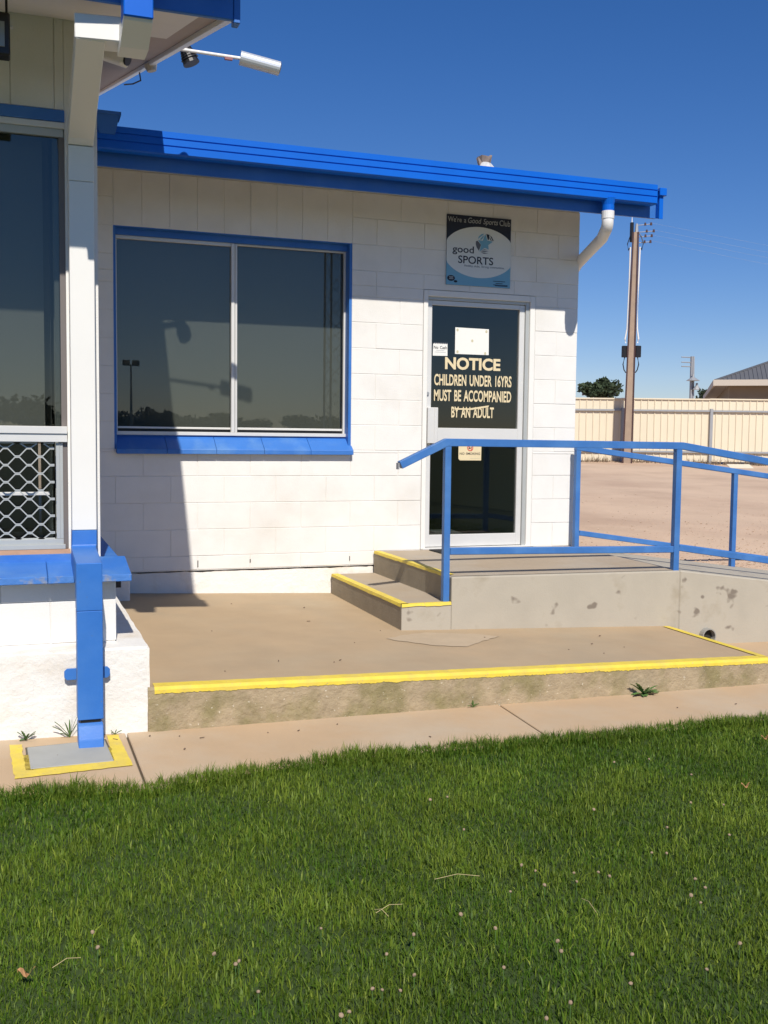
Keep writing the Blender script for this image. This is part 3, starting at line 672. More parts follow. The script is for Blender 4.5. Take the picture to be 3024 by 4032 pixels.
# blue sloping sill course with tile joints + capping along the side
si = sub(lb, 'sill', BLUE_SILL, (-4.0, -.33, -2.56, -2.49, .24, .322))
SXR = -.178
xs_ = [SXR, -.335 - .0, -.555, -.855, -1.155, -1.455, -1.755, -2.055, -2.355, -2.655, -2.955]
for b, a in zip(xs_, xs_[1:]):
    j = (random.random() - .5) * .004
    t_ = MB().hexa([(a + .001, -2.812 + j, .214), (b - .001, -2.812 + j, .214), (b - .001, -2.50, .225), (a + .001, -2.50, .225), (a + .001, -2.806 + j, .247), (b - .001, -2.806 + j, .247), (b - .001, -2.50, .300), (a + .001, -2.50, .300)]).obj('sill_tile', BLUE_SILL, si, bevel=.003)
    t_.data.materials.append(BLUE_WORN)
    for p in t_.data.polygons:
        if p.normal.y < -.7: p.material_index = 1
cap = sub(lb, 'side_capping', BLUE_SILL, (-.33, SXR + .001, -2.50, -.30, .222, .257), bevel=.003)
MB().hexa([(-4.0, -2.535, .32), (-.44, -2.535, .32), (-.44, -2.49, .32), (-4, -2.49, .32), (-4, -2.51, .342), (-.44, -2.51, .342), (-.44, -2.49, .342), (-4, -2.49, .342)]).obj('timber_bead', mat('bare timber bead', (0.36, 0.22, 0.15), .8, .15, 20), lb)
# upper walls
UY = -2.50; UX = -.297
uw = sub(lb, 'upper_wall', WHITE, (-.447, UX, UY, -2.30, .30, 2.96), (-4.0, -.447, UY + .006, -2.30, 2.432, 2.96), (UX - .2, UX - .001, -2.30, -.04, .25, 3.45), (-4.0, -3.2, UY, -2.3, .30, 2.43))
zt = 2.925
xj = -.447
put_block(-.447 - .045, -.447 + .0, 2.434, zt, UY, uw)
x = -.492
while x > -2.9: put_block(x - .195, x, 2.434, zt, UY, uw); x -= .195
# window of the left building
lwn = sub(lb, 'window', BLUE, (-3.2, -.447, UY - .012, UY + .05, 2.378, 2.432), bevel=.002)
WYL = UY + .035
sub(lwn, 'frame', ALU, (-3.2, -.447, UY - .004, UY + .06, 2.348, 2.377), bevel=.002)
sub(lwn, 'transom', ALU, (-3.2, -.449, UY - .028, UY + .06, .902, .938), (-3.2, -.449, UY - .020, UY + .06, .862, .902), bevel=.002)
sub(lwn, 'frame_head', ALU_D, (-3.2, -.452, UY + .01, UY + .06, 2.312, 2.347))
sub(lwn, 'side_frame', mat('dim bronze frame', (0.16, 0.14, 0.13), .5), (-.470, -.448, UY + .005, UY + .06, .345, .861), (-.474, -.448, UY + .012, UY + .06, .939, 2.311))
sub(lwn, 'side_track', ALU_D, (-.500, -.476, UY + .040, UY + .065, .939, 2.311), bevel=.002)
sub(lwn, 'upper_pane', GLASS, (-3.2, -.474, UY + .030, UY + .035, .939, 2.312))
sub(lwn, 'lower_pane', GLASS_D, (-3.2, -.51, UY + .085, UY + .09, .38, .862))
sub(lwn, 'sash_rail', ALU, (-3.2, -.53, UY + .075, UY + .10, .600, .617), bevel=.002)
sub(lwn, 'screen_frame', ALU_D, (-.502, -.470, UY - .002, UY + .02, .392, .858), (-3.2, -.470, UY - .004, UY + .02, .365, .391), (-3.2, -.462, UY - .012, UY + .03, .343, .365), (-.486, -.484, UY - .005, UY, .392, .858), bevel=.001)
# diamond grille: zig-zag strands
P_, H_ = .106, .041
z_ = .832 - 12 * .041; row = 0
gxr = -.502
while z_ < .875:
    up_ = (row % 2 == 0)
    for yo, sgn in ((0, 1),):
        pts = []; x = gxr + .02; ph = row % 2
        n_ = 0; x = gxr + .012 - (0 if ph == 0 else P_ / 2)
        xx = gxr
        xs0 = -1.10
        k_ = 0
        base = -.520
        k_ = -2; pl_ = []
        while True:
            xc = base - P_ * k_ / 1.0
            if xc < xs0: break
            # flat at xc (height z_) then dip to next half
            pl_ += [(xc + P_ * .10, z_ + .0032), (xc - P_ * .10, z_ + .0032), (xc - P_ * .40, z_ + H_ - .0032), (xc - P_ * .60, z_ + H_ - .0032)]
            k_ += 1
        sg = [(p[0], UY + .012, p[1] if row % 2 == 0 else 2 * (z_) + H_ - p[1]) for p in pl_]
        sg = [(p[0], p[1], min(.857, max(.394, p[2]))) for p in sg if p[0] < gxr + .02]
        MB().rect(sg, .0055, .0046, up=(0, -1, 0)).obj('grille_strand', ALU_D, lwn)
    z_ += H_ ; row += 1
sub(lb, 'roller_blind', BLIND, (-3.2, -.545, UY + .17, UY + .175, .86, 2.42))
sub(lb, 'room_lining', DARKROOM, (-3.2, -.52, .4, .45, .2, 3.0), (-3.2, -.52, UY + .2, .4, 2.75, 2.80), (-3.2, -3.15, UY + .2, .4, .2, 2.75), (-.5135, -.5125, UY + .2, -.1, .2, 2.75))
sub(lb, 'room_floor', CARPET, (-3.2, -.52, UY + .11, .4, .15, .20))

# roof of the left building: raked slab, fascia, gutter
XV = .195; M_ = .255
def ru(y): return 2.625 + M_ * (y + 3.40)
rf = MB().hexa([(-4.2, -3.40, ru(-3.4) + .10), (XV - .02, -3.40, ru(-3.4) + .10), (XV - .02, 4.6, ru(4.6) + .10), (-4.2, 4.6, ru(4.6) + .10), (-4.2, -3.40, ru(-3.4) + .13), (XV - .02, -3.40, ru(-3.4) + .13), (XV - .02, 4.6, ru(4.6) + .13), (-4.2, 4.6, ru(4.6) + .13)]).obj('roof', ROOFGREY, lb)
MB().hexa([(-4.2, -3.378, ru(-3.38)), (XV - .13, -3.378, ru(-3.38)), (XV - .13, -2.28, ru(-2.28)), (-4.2, -2.28, ru(-2.28)), (-4.2, -3.378, ru(-3.38) + .09), (XV - .13, -3.378, ru(-3.38) + .09), (XV - .13, -2.28, ru(-2.28) + .09), (-4.2, -2.28, ru(-2.28) + .09)]).obj('soffit', SOFFIT, lb)
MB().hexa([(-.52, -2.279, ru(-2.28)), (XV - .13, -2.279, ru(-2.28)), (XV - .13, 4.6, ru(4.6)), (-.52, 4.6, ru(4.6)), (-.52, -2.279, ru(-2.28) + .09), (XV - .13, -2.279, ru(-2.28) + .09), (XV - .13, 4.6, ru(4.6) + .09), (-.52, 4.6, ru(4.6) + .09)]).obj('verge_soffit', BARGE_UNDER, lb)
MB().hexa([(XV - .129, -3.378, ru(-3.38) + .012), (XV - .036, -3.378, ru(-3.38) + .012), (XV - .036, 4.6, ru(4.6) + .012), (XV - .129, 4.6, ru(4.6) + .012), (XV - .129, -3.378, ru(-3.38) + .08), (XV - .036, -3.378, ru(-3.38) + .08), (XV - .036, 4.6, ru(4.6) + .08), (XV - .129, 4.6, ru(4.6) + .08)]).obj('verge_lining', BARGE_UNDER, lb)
MB().hexa([(XV - .035, -3.38, ru(-3.38) - .012), (XV, -3.38, ru(-3.38) - .012), (XV, 4.6, ru(4.6) - .012), (XV - .035, 4.6, ru(4.6) - .012), (XV - .035, -3.38, ru(-3.38) + .14), (XV, -3.38, ru(-3.38) + .14), (XV, 4.6, ru(4.6) + .14), (XV - .035, 4.6, ru(4.6) + .14)]).obj('barge_board', PVC, lb, bevel=.003)
sub(lb, 'fascia', BLUE, (-4.2, XV - .012, -3.405, -3.38, 2.612, 2.86), bevel=.003)
sub(lb, 'fascia_end', BLUE, (XV - .011, XV + .016, -3.408, -3.35, 2.600, 2.86), bevel=.003)
gutter_mesh(-4.2, XV + .01, -3.545, 2.745, .14).obj('gutter', GUTTER, lb)
# downpipe: outlet, offset bends, wall run, kick over the sill, foot
dpn = MB().box(-.272, -.158, -3.53, -3.425, 2.522, 2.80).obj('downpipe_outlet', GUTTER, lb, bevel=.004)
def pipe_run(name, rings, m, bevel=.003):
    v = [p for r in rings for p in r]; n = len(rings)
    f = [(i * 4 + j, i * 4 + (j + 1) % 4, i * 4 + 4 + (j + 1) % 4, i * 4 + 4 + j) for i in range(n - 1) for j in range(4)] + [(3, 2, 1, 0), tuple((n - 1) * 4 + j for j in range(4))]
    return MB().add(v, f).obj(name, m, lb, bevel=bevel)
def rg(cx, cy, cz, hx, a, b):   # ring: X half-width hx; a, b offsets (y,z) of the front and back edges
    return [(cx - hx, cy + a[0], cz + a[1]), (cx + hx, cy + a[0], cz + a[1]), (cx + hx, cy + b[0], cz + b[1]), (cx - hx, cy + b[0], cz + b[1])]
pipe_run('downpipe_offset', [rg(-.215, -3.477, 2.535, .0555, (-.050, 0), (.050, 0)), rg(-.215, -3.462, 2.518, .0555, (-.050, -.006), (.050, .02)),
                             rg(-.217, -3.36, 2.500, .0555, (-.035, -.052), (.035, .052)), rg(-.219, -3.285, 2.505, .0545, (-.002, -.060), (.002, .05))], WHITE_PIPE)
MB().rect([(-.166, -3.292, 2.535), (-.440, -3.272, 2.530)], .125, .098, up=(0, 0, 1)).obj('downpipe_offset', WHITE_PIPE, lb, bevel=.004)
pipe_run('downpipe_offset', [rg(-.382, -3.336, 2.530, .0575, (.003, -.050), (.003, .046)), rg(-.379, -2.62, 2.332, .0575, (-.015, -.055), (.015, .05)), rg(-.378, -2.552, 2.255, .057, (-.048, 0), (.050, 0))], WHITE_PIPE)
sub(lb, 'downpipe', WHITE_PIPE, (-.436, -.320, -2.600, -2.502, 2.090, 2.252), bevel=.003)
sub(lb, 'downpipe', WHITE_PIPE, (-.435, -.321, -2.599, -2.503, .440, 2.0885), bevel=.003)
kick = pipe_run('downpipe_kick', [rg(-.378, -2.552, .439, .0575, (-.0485, 0), (.049, 0)), rg(-.379, -2.56, .372, .0575, (-.045, -.004), (.055, .03)), rg(-.384, -2.61, .300, .0575, (-.01, .060), (.02, -.04)),
                          rg(-.387, -2.97, .278, .0565, (-.01, .058), (.02, -.045)), rg(-.388, -3.00, .250, .056, (-.052, .083), (.045, -.06)), rg(-.387, -3.00, .12, .056, (-.052, 0), (.045, 0))], BLUE)
sub(lb, 'downpipe_lower', BLUE, (-.4425, -.3315, -3.0515, -2.956, -.370, .1195), bevel=.003)
pipe_run('downpipe_shoe', [rg(-.387, -3.003, -.385, .052, (-.046, 0), (.045, 0)), rg(-.387, -3.003, -.395, .0545, (-.048, 0), (.046, 0)), rg(-.3875, -3.02, -.455, .054, (-.055, 0), (.055, .01)), rg(-.3875, -3.03, -.502, .0535, (-.058, 0), (.05, 0))], BLUE)
sub(lb, 'shoe_neck', BLACK, (-.430, -.344, -3.040, -2.965, -.390, -.368))
flatz = lambda x0, x1: MB().extrude([(x0, -2.896, -.205), (x0 + .012, -2.896, -.217), (x1 - .012, -2.896, -.217), (x1, -2.896, -.205), (x1, -2.896, -.177), (x1 - .012, -2.896, -.165), (x0 + .012, -2.896, -.165), (x0, -2.896, -.177)], (0, -.012, 0))
flatz(-.492, -.290).obj('pipe_strap', BLUE, lb, bevel=.001)
sub(lb, 'pipe_spacer', BLUE, (-.43, -.345, -2.955, -2.909, -.21, -.17))
# small rendered pier beside the back wall
pr_ = sub(lb, 'rendered_pier', WHITE_ROUGH, (-.10, .068, -.33, -.01, -.32, -.06), bevel=.01)
sub(lb, 'drain_opening', BLACK, (-.04, .006, -.3335, -.325, -.17, -.065))

# ------------------------------------------------------------------ fittings under the left roof
fl_ = thing('floodlight', (-0.742, -3.10, ru(-3.1)), 'black LED floodlight hanging under the left soffit', 'floodlight')
sub(fl_, 'bracket', BLACK, (-0.822, -0.812, -3.11, -3.09, 2.60, ru(-3.1)), (-0.704, -0.694, -3.11, -3.09, 2.60, ru(-3.1)), (-0.822, -0.694, -3.115, -3.085, ru(-3.1) - .012, ru(-3.1) + .002))
sub(fl_, 'housing', BLACK, (-0.842, -0.686, -3.14, -3.06, 2.445, 2.615), bevel=.006)
sub(fl_, 'lens', LENS, (-0.827, -0.707, -3.146, -3.139, 2.475, 2.575), bevel=.001)
sub(fl_, 'side_clip', PVC, (-0.685, -0.672, -3.11, -3.09, 2.57, 2.60))
cm = thing('security_camera', (-.16, -2.25, ru(-2.25)), 'white security camera tucked behind the downpipe bend under the verge', 'camera')
MB().cone((-.20, -2.22, ru(-2.22) + .003), (-.20, -2.24, 2.83), .022, .018, 10).obj('mount', PVC, cm)
MB().rect([(-.250, -2.22, 2.832), (-.135, -2.29, 2.782)], .085, .075).obj('body', WHITE_PIPE, cm, bevel=.008)
MB().cone((-.137, -2.289, 2.783), (-.126, -2.296, 2.778), .030, .030, 12).obj('lens', BLACK, cm)
vz = ru(-1.5)
sp = thing('spotlight', (.20, -1.25, ru(-1.25)), 'black finned spotlight fixed to the white verge above the roof', 'spotlight')
yq = -1.25; zq = ru(yq) + .045; XS = XV + .095
MB().rect([(XV - .01, yq, zq + .0), (XS + .035, yq, zq + .03)], .03, .02).obj('bracket', BLACK, sp)
MB().cone((XS + .030, yq, zq + .035), (XS + .068, yq - .01, zq - .060), .034, .052, 14).obj('housing', BLACK, sp)
for i in range(5):
    q = i / 5; c0 = Vector((XS + .030, yq, zq + .035)).lerp(Vector((XS + .068, yq - .01, zq - .055)), .1 + .15 * i)
    MB().cone(c0, c0 + Vector((.0015, 0, -.0035)), .037 + .0042 * i, .0385 + .0042 * i, 14).obj('cooling_fin', BLACK, sp)
an = thing('rod_antenna', (XV, -1.55, ru(-1.55)), 'white rod carrying a silver cylinder, sticking out from the roof verge', 'antenna')
MB().tube([(XV - .005, -1.55, ru(-1.55) + .035), (.600, -1.58, 3.115)], .0095, 10).obj('rod', PVC, an)
MB().cone((.590, -1.58, 3.117), (.822, -1.60, 3.078), .041, .041, 20).obj('cylinder', SILVER, an)
MB().cone((.822, -1.60, 3.078), (.826, -1.60, 3.0773), .038, .030, 20).obj('end_cap', GALV, an)
sub(an, 'clip', mat('faded red plastic', (.30, .12, .12), .6), (.50, .545, -1.585, -1.565, 3.098, 3.112))
sn = thing('junction_box', (XV, -.75, ru(-.75)), 'small beige cable box on the underside of the white verge', 'box')
MB().cone((XV - .02, -.75, ru(-.75) - .005), (XV - .01, -.75, ru(-.75) - .045), .045, .03, 12).obj('box_cover', HOUSETRIM, sn)
cb = thing('cable_loop', (XV, -.1, ru(-.1)), 'thin dark cable drooping from the verge beside the leaning downpipe', 'cable')
MB().tube([(XV - .02, -.10, ru(-.1) + .02), (XV - .005, -.08, ru(-.1) - .06), (XV - .05, 0.0, ru(0) - .09), (XV - .10, .1, ru(0) - .07)], .005, 6).obj('cable', BLACK, cb)

# ------------------------------------------------------------------ pit lid with yellow surround at the pipe foot
pit = thing('drain_pit', (-.48, -3.15, gz(-.48, -3.15)), 'grey concrete pit lid with a yellow painted surround under the blue downpipe', 'drain pit')
def sheet(name, poly, dz, m, parent, rag=0.0):
    if rag:
        out = []
        for (a, b), (c, d) in zip(poly, poly[1:] + poly[:1]):
            for i in range(14):
                t = i / 14; x = a + (c - a) * t; y = b + (d - b) * t; out.append((x + rag * mnoise.noise(Vector((x * 30, y * 30, 1))), y + rag * mnoise.noise(Vector((x * 30, y * 30, 8)))))
        poly = out
    bmx = bmesh.new(); vs_ = [bmx.verts.new((x, y, gz(x, y) + dz)) for x, y in poly]; fc = bmx.faces.new(vs_); bmesh.ops.triangulate(bmx, faces=[fc])
    bmesh.ops.recalc_face_normals(bmx, faces=bmx.faces)
    for q in bmx.faces:
        if q.normal.z < 0: q.normal_flip()
    me = bpy.data.meshes.new(name); bmx.to_mesh(me); bmx.free(); me.materials.append(m)
    return reg(bpy.data.objects.new(name, me), parent)
sheet('yellow_surround', [(-.733, -2.957), (-.708, -3.419), (-.238, -3.355), (-.256, -2.907), (-.307, -2.906), (-.305, -3.277), (-.666, -3.327), (-.680, -2.969)], .004, YELLOW, pit, rag=.007)
slab_piece('lid', [(-.657, -3.02), (-.648, -3.315), (-.307, -3.285), (-.322, -2.97)], GREYCAP, pit, th=.05, dz=.006, bevel=.003)
slab_piece('lid_joint', [(-.665, -3.012), (-.656, -3.322), (-.300, -3.292), (-.315, -2.962)], mat('joint dirt'  , (0, 0, 0)), pit, th=.04, dz=.003, bevel=0)

# ------------------------------------------------------------------ fence, pole, house, trees beyond
def camray(x, y, depth):        # display pixel (1659 wide) to a point at a given depth; used for far things only
    u = (x * 1.8228 - 1512) / 4084.34; v_ = (y * 1.8228 - 2016) / 4084.34
    d = Vector((RM[0][0] * u + RM[1][0] * v_ + RM[2][0], RM[0][1] * u + RM[1][1] * v_ + RM[2][1], RM[0][2] * u + RM[1][2] * v_ + RM[2][2]))
    return CAM + d * depth

FA = Vector((11.4, 17.67, 0)); FB = Vector((25.0, 12.79, 0)); fdir = (FB - FA).normalized(); fn_ = Vector((fdir.y, -fdir.x, 0))
if fn_.y > 0: fn_ = -fn_
FH0, FH1 = .36, 2.03
fence = thing('sheet_fence', (13.8, 16.81, .3), 'cream ribbed sheet-metal fence with grey posts across the far side of the lot', 'fence')
def fp(s_, off, z): p = FA + fdir * s_ + fn_ * off; return (p.x, p.y, z)
bay = 2.38
post_s0 = (Vector((14.72, 16.48, 0)) - FA).dot(fdir) 
s0 = post_s0 - 2 * bay
for i in range(8):
    a = s0 + bay * i; zs0 = .36 + (0 if i < 4 else -.012 * (i - 3)); top_ = 2.025 + .006 * i
    # ribbed sheet
    prof = []; q = 0.0
    while q < bay - .02:
        prof += [(q, 0), (q + .012, -.022), (q + .155, -.022), (q + .167, 0)]; q += .183
    prof = [p for p in prof if p[0] <= bay] + [(bay, 0)]
    v = []; f = []
    for u, o in prof: v += [fp(a + u, o + .03, zs0), fp(a + u, o + .03, top_), fp(a + u, o + .027, zs0), fp(a + u, o + .027, top_)]
    for k_ in range(len(prof) - 1):
        n = k_ * 4; f += [(n, n + 4, n + 5, n + 1), (n + 2, n + 3, n + 7, n + 6)]
    MB().add(v, f).obj('sheet_bay', FENCE, fence)
    for z in (1.70, .60):
        MB().extrude([fp(a, .031, z), fp(a, .075, z), fp(a, .075, z + .045), fp(a, .031, z + .045)], fdir * (bay - .004)).obj('fence_rail', GALV, fence)
    MB().extrude([fp(a, .031, zs0 + .0 - .45), fp(a + .075, .031, zs0 - .45), fp(a + .075, .105, zs0 - .45), fp(a, .105, zs0 - .45)], (0, 0, 1.78 - zs0 + .45)).obj('fence_post', GALV, fence)
    MB().extrude([fp(a, .018, top_ - .02), fp(a, .05, top_ - .02), fp(a, .05, top_ + .015), fp(a, .018, top_ + .015)], fdir * (bay - .003)).obj('fence_capping', FENCE, fence)
# dry weeds along the foot of the fence (uncountable)
wv = []; wf = []
for i in range(2600):
    u = rng.random() * 16; o = .04 + rng.random() * .5; p = FA + fdir * u + fn_ * o; h = .04 + .14 * rng.random() * (mnoise.noise(Vector((u * 1.3, 0, 0))) > -.1)
    z = ground_n(p.x, p.y); n = len(wv); a = rng.random() * 6.28; d = (rng.random(2) - .5) * h * 1.2
    wv += [(p.x - .012 * math.cos(a), p.y - .012 * math.sin(a), z - .02), (p.x + .012 * math.cos(a), p.y + .012 * math.sin(a), z - .02), (p.x + d[0], p.y + d[1], z + h)]; wf.append((n, n + 1, n + 2))
dw = MB().add(wv, wf).obj('dry_weeds', mat('dry weed', (0.22, 0.16, 0.10), .9, .3, 3)); dw['kind'] = 'stuff'; dw['label'] = 'low dry weeds and litter along the foot of the fence'
# loose sheet lying on the ground
ls = MB().hexa([(16.20, 13.75, .235), (16.75, 13.55, .235), (16.80, 13.80, .33), (16.26, 14.00, .33), (16.20, 13.74, .245), (16.75, 13.54, .245), (16.80, 13.79, .345), (16.26, 13.99, .345)]).obj('loose_sheet', FENCE)
tag(ls, 'offcut of cream fence sheet lying on the ground at the fence foot', 'metal sheet')

# stobie pole
PBx, PBy = 14.56, 15.86
sb = thing('power_pole', (PBx, PBy, .30), 'tall tapered concrete power pole with red-brown steel sides and white conduits', 'power pole')
vd = Vector((CAM.x - PBx, CAM.y - PBy, 0)).normalized(); sd = Vector((-vd.y, vd.x, 0))          # broad face towards the yard
if sd.dot(Vector((1, 0, 0))) < 0: sd = -sd
zb, ztp = .20, 6.30; lean = sd * .06
def ppt(a, b, z): 
    t = (z - zb) / (ztp - zb); p = Vector((PBx, PBy, z)) + lean * t; return p + sd * a + vd * b
def taper(name, a0, a1, a0t, a1t, b0, b1, m):
    return MB().hexa([ppt(a0, b1, zb), ppt(a1, b1, zb), ppt(a1, b0, zb), ppt(a0, b0, zb), ppt(a0t, b1, ztp), ppt(a1t, b1, ztp), ppt(a1t, b0, ztp), ppt(a0t, b0, ztp)]).obj(name, m, sb)
taper('concrete_core', -.092, .092, -.040, .040, -.06, .062, POLECONC)
taper('steel_channel', -.132, -.093, -.084, -.041, -.07, .075, RUST)
taper('steel_channel', .093, .132, .041, .084, -.07, .075, RUST)
for sgn in (-1, 1):
    MB().tube([ppt(sgn * .150, .03, 2.55 + .9), ppt(sgn * .172, .03, 3.55), ppt(sgn * .128, .03, 3.82), ppt(sgn * .115, .03, 5.0), ppt(sgn * .120, .03, 5.92)], .020, 8).obj('conduit', PVC, sb)
    c_ = ppt(sgn * .165, .03, 3.22)
    MB().box(c_.x - .075, c_.x + .075, c_.y - .05, c_.y + .05, 3.08, 3.38).obj('service_box', BLACK, sb, bevel=.01)
    MB().tube([ppt(sgn * .165, .03, 3.08), ppt(sgn * .20, .03, 2.90), ppt(sgn * .17, .03, 2.76), ppt(sgn * .12, .03, 2.68)], .016, 6).obj('cable', BLACK, sb)
    MB().tube([ppt(sgn * .12, .03, 5.92), ppt(sgn * .17, .03, 5.85), ppt(sgn * .20, .05, 6.0), ppt(sgn * .14, .03, 6.2), ppt(sgn * .08, .02, 6.28)], .012, 6).obj('cable', BLACK, sb)
MB().rect([ppt(-.10, .03, 6.05), ppt(-.105, .03, 6.55)], .07, .07, up=(0, 1, 0)).obj('cable_head', BLACK, sb)
MB().cone(ppt(-.105, .03, 6.55), ppt(-.105, .03, 6.72), .014, .006, 6).obj('spike', PVC, sb)
MB().cone(ppt(.02, 0, 6.30), ppt(.02, 0, 6.52), .05, .03, 10).obj('pole_cap', GALV, sb)
for i, (l_, z) in enumerate(((.42, 6.50), (.50, 6.32), (.45, 6.20), (.42, 6.05))):
    MB().tube([ppt(.05, 0, z - .02), ppt(l_ * .9, 0, z)], .010, 6).obj('crossarm', GALV, sb)
    MB().cone(ppt(l_ * .55, 0, z - .03), ppt(l_ * .55, 0, z + .04), .030, .022, 8).obj('insulator', RUST, sb)
    MB().cone(ppt(l_ * .9, 0, z - .03), ppt(l_ * .9, 0, z + .04), .032, .024, 8).obj('insulator', RUST, sb)
    wpt = [ppt(l_ * .9, 0, z + .03)]; far = Vector((60, 22 + i * .6, 9.0 - .2 * i))
    for t in range(1, 13):
        q = wpt[0].lerp(far, t / 12); q.z -= 1.2 * 4 * (t / 12) * (1 - t / 12); wpt.append(q)
    MB().tube(wpt, .0012, 4).obj('overhead_wire', TINPLATE, sb)

# house beyond the fence
hs = thing('house', (29, 25.5, .6), 'brown house with grey hipped sheet roof beyond the fence', 'house')
H0 = camray(1545, 822, 40); HF = camray(1680, 817, 41.5); HB = camray(1522, 862, 54)
hxa = Vector((HF.x - H0.x, HF.y - H0.y, 0)).normalized(); hya = Vector((HB.x - H0.x, HB.y - H0.y, 0)).normalized()
hxa = Vector((hya.y, -hya.x, 0))
if hxa.x < 0: hxa = -hxa
ez = H0.z; HWd, HDp = 13.0, 15.0
def hl(a, b_, z): p = H0 + hxa * a + hya * b_; return (p.x, p.y, z)
def hbox(a0, a1, b0_, b1_, z0, z1): return MB().hexa([hl(a0, b0_, z0), hl(a1, b0_, z0), hl(a1, b1_, z0), hl(a0, b1_, z0), hl(a0, b0_, z1), hl(a1, b0_, z1), hl(a1, b1_, z1), hl(a0, b1_, z1)])
hbox(.55, HWd - .5, .55, HDp - .5, .3, ez - .13).obj('wall', HOUSEWALL, hs)
hbox(.02, HWd - .02, .02, HDp - .02, ez - .12, ez - .05).obj('eave_soffit', HOUSETRIM, hs)
hbox(-.07, HWd, -.07, .015, ez - .20, ez + .03).obj('eave_gutter', HOUSETRIM, hs)
hbox(-.07, .015, .016, HDp, ez - .20, ez + .03).obj('eave_gutter', HOUSETRIM, hs)
hh = HWd / 2; PIT = .40; rzt = ez + hh * PIT
house_roof = MB().add([hl(0, 0, ez), hl(HWd, 0, ez), hl(HWd, HDp, ez), hl(0, HDp, ez), hl(hh, hh, rzt), hl(hh, HDp - hh, rzt)], [(0, 1, 4), (1, 2, 5, 4), (2, 3, 5), (3, 0, 4, 5), (3, 2, 1, 0)]).obj('roof', ROOFGREY, hs)
for i in range(1, 40):
    a = i * .16
    MB().rect([hl(a, 0, ez + .012), hl(a, a, ez + a * PIT + .012)], .04, .03).obj('roof_rib', ROOFGREY, house_roof)
MB().rect([hl(0, 0, ez + .02), hl(hh, hh, rzt + .02)], .12, .05).obj('hip_capping', ROOFGREY, house_roof)
hbox(2.6, 2.66, .46, .54, .5, ez - .14).obj('corner_post', HOUSETRIM, hs)
fx = Vector(hl(2.6, 2.2, 0)); MB().cone((fx.x, fx.y, ez + .7), (fx.x, fx.y, ez + 1.45), .06, .06, 8).obj('flue', RUST, hs)

# far power pole with two disc lamps
b0 = camray(1495, 862, 95); b1 = camray(1496, 770, 95)
f2 = thing('distant_pole', (b0.x, b0.y, 1.2), 'thin distant power pole with two disc lamps left of the house roof', 'power pole')
for dx in (-.13, .13):
    MB().hexa([(b0.x + dx - .10, b0.y - .1, 1.0), (b0.x + dx + .10, b0.y - .1, 1.0), (b0.x + dx + .10, b0.y + .1, 1.0), (b0.x + dx - .10, b0.y + .1, 1.0), (b1.x + dx * .7 - .07, b1.y - .1, b1.z), (b1.x + dx * .7 + .07, b1.y - .1, b1.z), (b1.x + dx * .7 + .07, b1.y + .1, b1.z), (b1.x + dx * .7 - .07, b1.y + .1, b1.z)]).obj('pole_shaft', GALV, f2)
for (yy, rr, dx) in ((820, .62, .05), (839, .40, .45)):
    c = camray(1496, yy, 94.7); MB().cone((c.x + dx, c.y, c.z - .1), (c.x + dx, c.y, c.z + .22), rr, .15, 14).cone((c.x + dx, c.y, c.z + .22), (c.x + dx, c.y, c.z + .5), .12, .10, 8).obj('disc_lamp', GALV, f2)
for yy in (772, 783, 792):
    c = camray(1490, yy, 95); MB().tube([(c.x - .9, c.y, c.z), (c.x + .1, c.y, c.z)], .05, 5).obj('crossarm', GALV, f2)

def leaf_crown(center, rx, ry_, rz_, n, size, name, parent, m=TREE, clumps=14):
    cs = []
    for i in range(clumps):
        d = rng.normal(size=3); d /= np.linalg.norm(d); r = rng.random() ** .4
        cs.append((np.array(center) + d * np.array([rx, ry_, rz_]) * r * .8, .28 + .3 * rng.random()))
    v = []; f = []
    for i in range(n):
        c, s_ = cs[rng.integers(len(cs))]; d = rng.normal(size=3); d /= np.linalg.norm(d)
        p = c + d * np.array([rx, ry_, rz_]) * s_ * rng.random() ** .35
        a = rng.normal(size=3); a /= np.linalg.norm(a); b = np.cross(a, rng.normal(size=3)); b /= np.linalg.norm(b); q = size * (.5 + rng.random())
        k_ = len(v); v += [tuple(p - a * q), tuple(p + b * q * .6), tuple(p + a * q), tuple(p - b * q * .6)]; f.append((k_, k_ + 1, k_ + 2, k_ + 3))
    return MB().add(v, f).obj(name, m, parent)
def tree(x, y, z0, h, rx, rz_, label, n, size, group, clumps=14, trunk=.3):
    t = thing('tree', (x, y, z0), label, 'tree', group)
    MB().cone((x, y, z0 - .2), (x + .05 * h, y, z0 + h * .75), trunk, trunk * .4, 8).obj('trunk', BARK, t)
    for a in range(4):
        MB().cone((x + .03 * h, y, z0 + h * (.35 + .08 * a)), (x + rx * .6 * math.cos(a * 1.7), y + rx * .6 * math.sin(a * 1.7), z0 + h * (.65 + .06 * a)), trunk * .35, trunk * .12, 6).obj('limb', BARK, t)
    leaf_crown((x, y, z0 + h - rz_), rx, rx, rz_, n, size, 'crown', t, clumps=clumps)
c = camray(1298, 854, 62); tree(c.x, c.y, 1.0, 3.40 + (c.z - 3.35) , 1.10, .75, 'small round dark tree showing over the fence beside the white wall', 2600, .12, None)
c = camray(1522, 856, 90); tree(c.x, c.y, 1.0, c.z + .55 - 1.0, .75, .7, 'tiny tree top beside the distant disc-lamp pole', 900, .10, None)
c = camray(1270, 850, 80); ap = thing('roof_aerial', (c.x, c.y, 1.0), 'thin aerial mast with three tips behind the fence near the wall corner', 'aerial')
MB().tube([(c.x, c.y, 1.0), (c.x, c.y, c.z + .2)], .05, 6).obj('mast', GALV, ap)
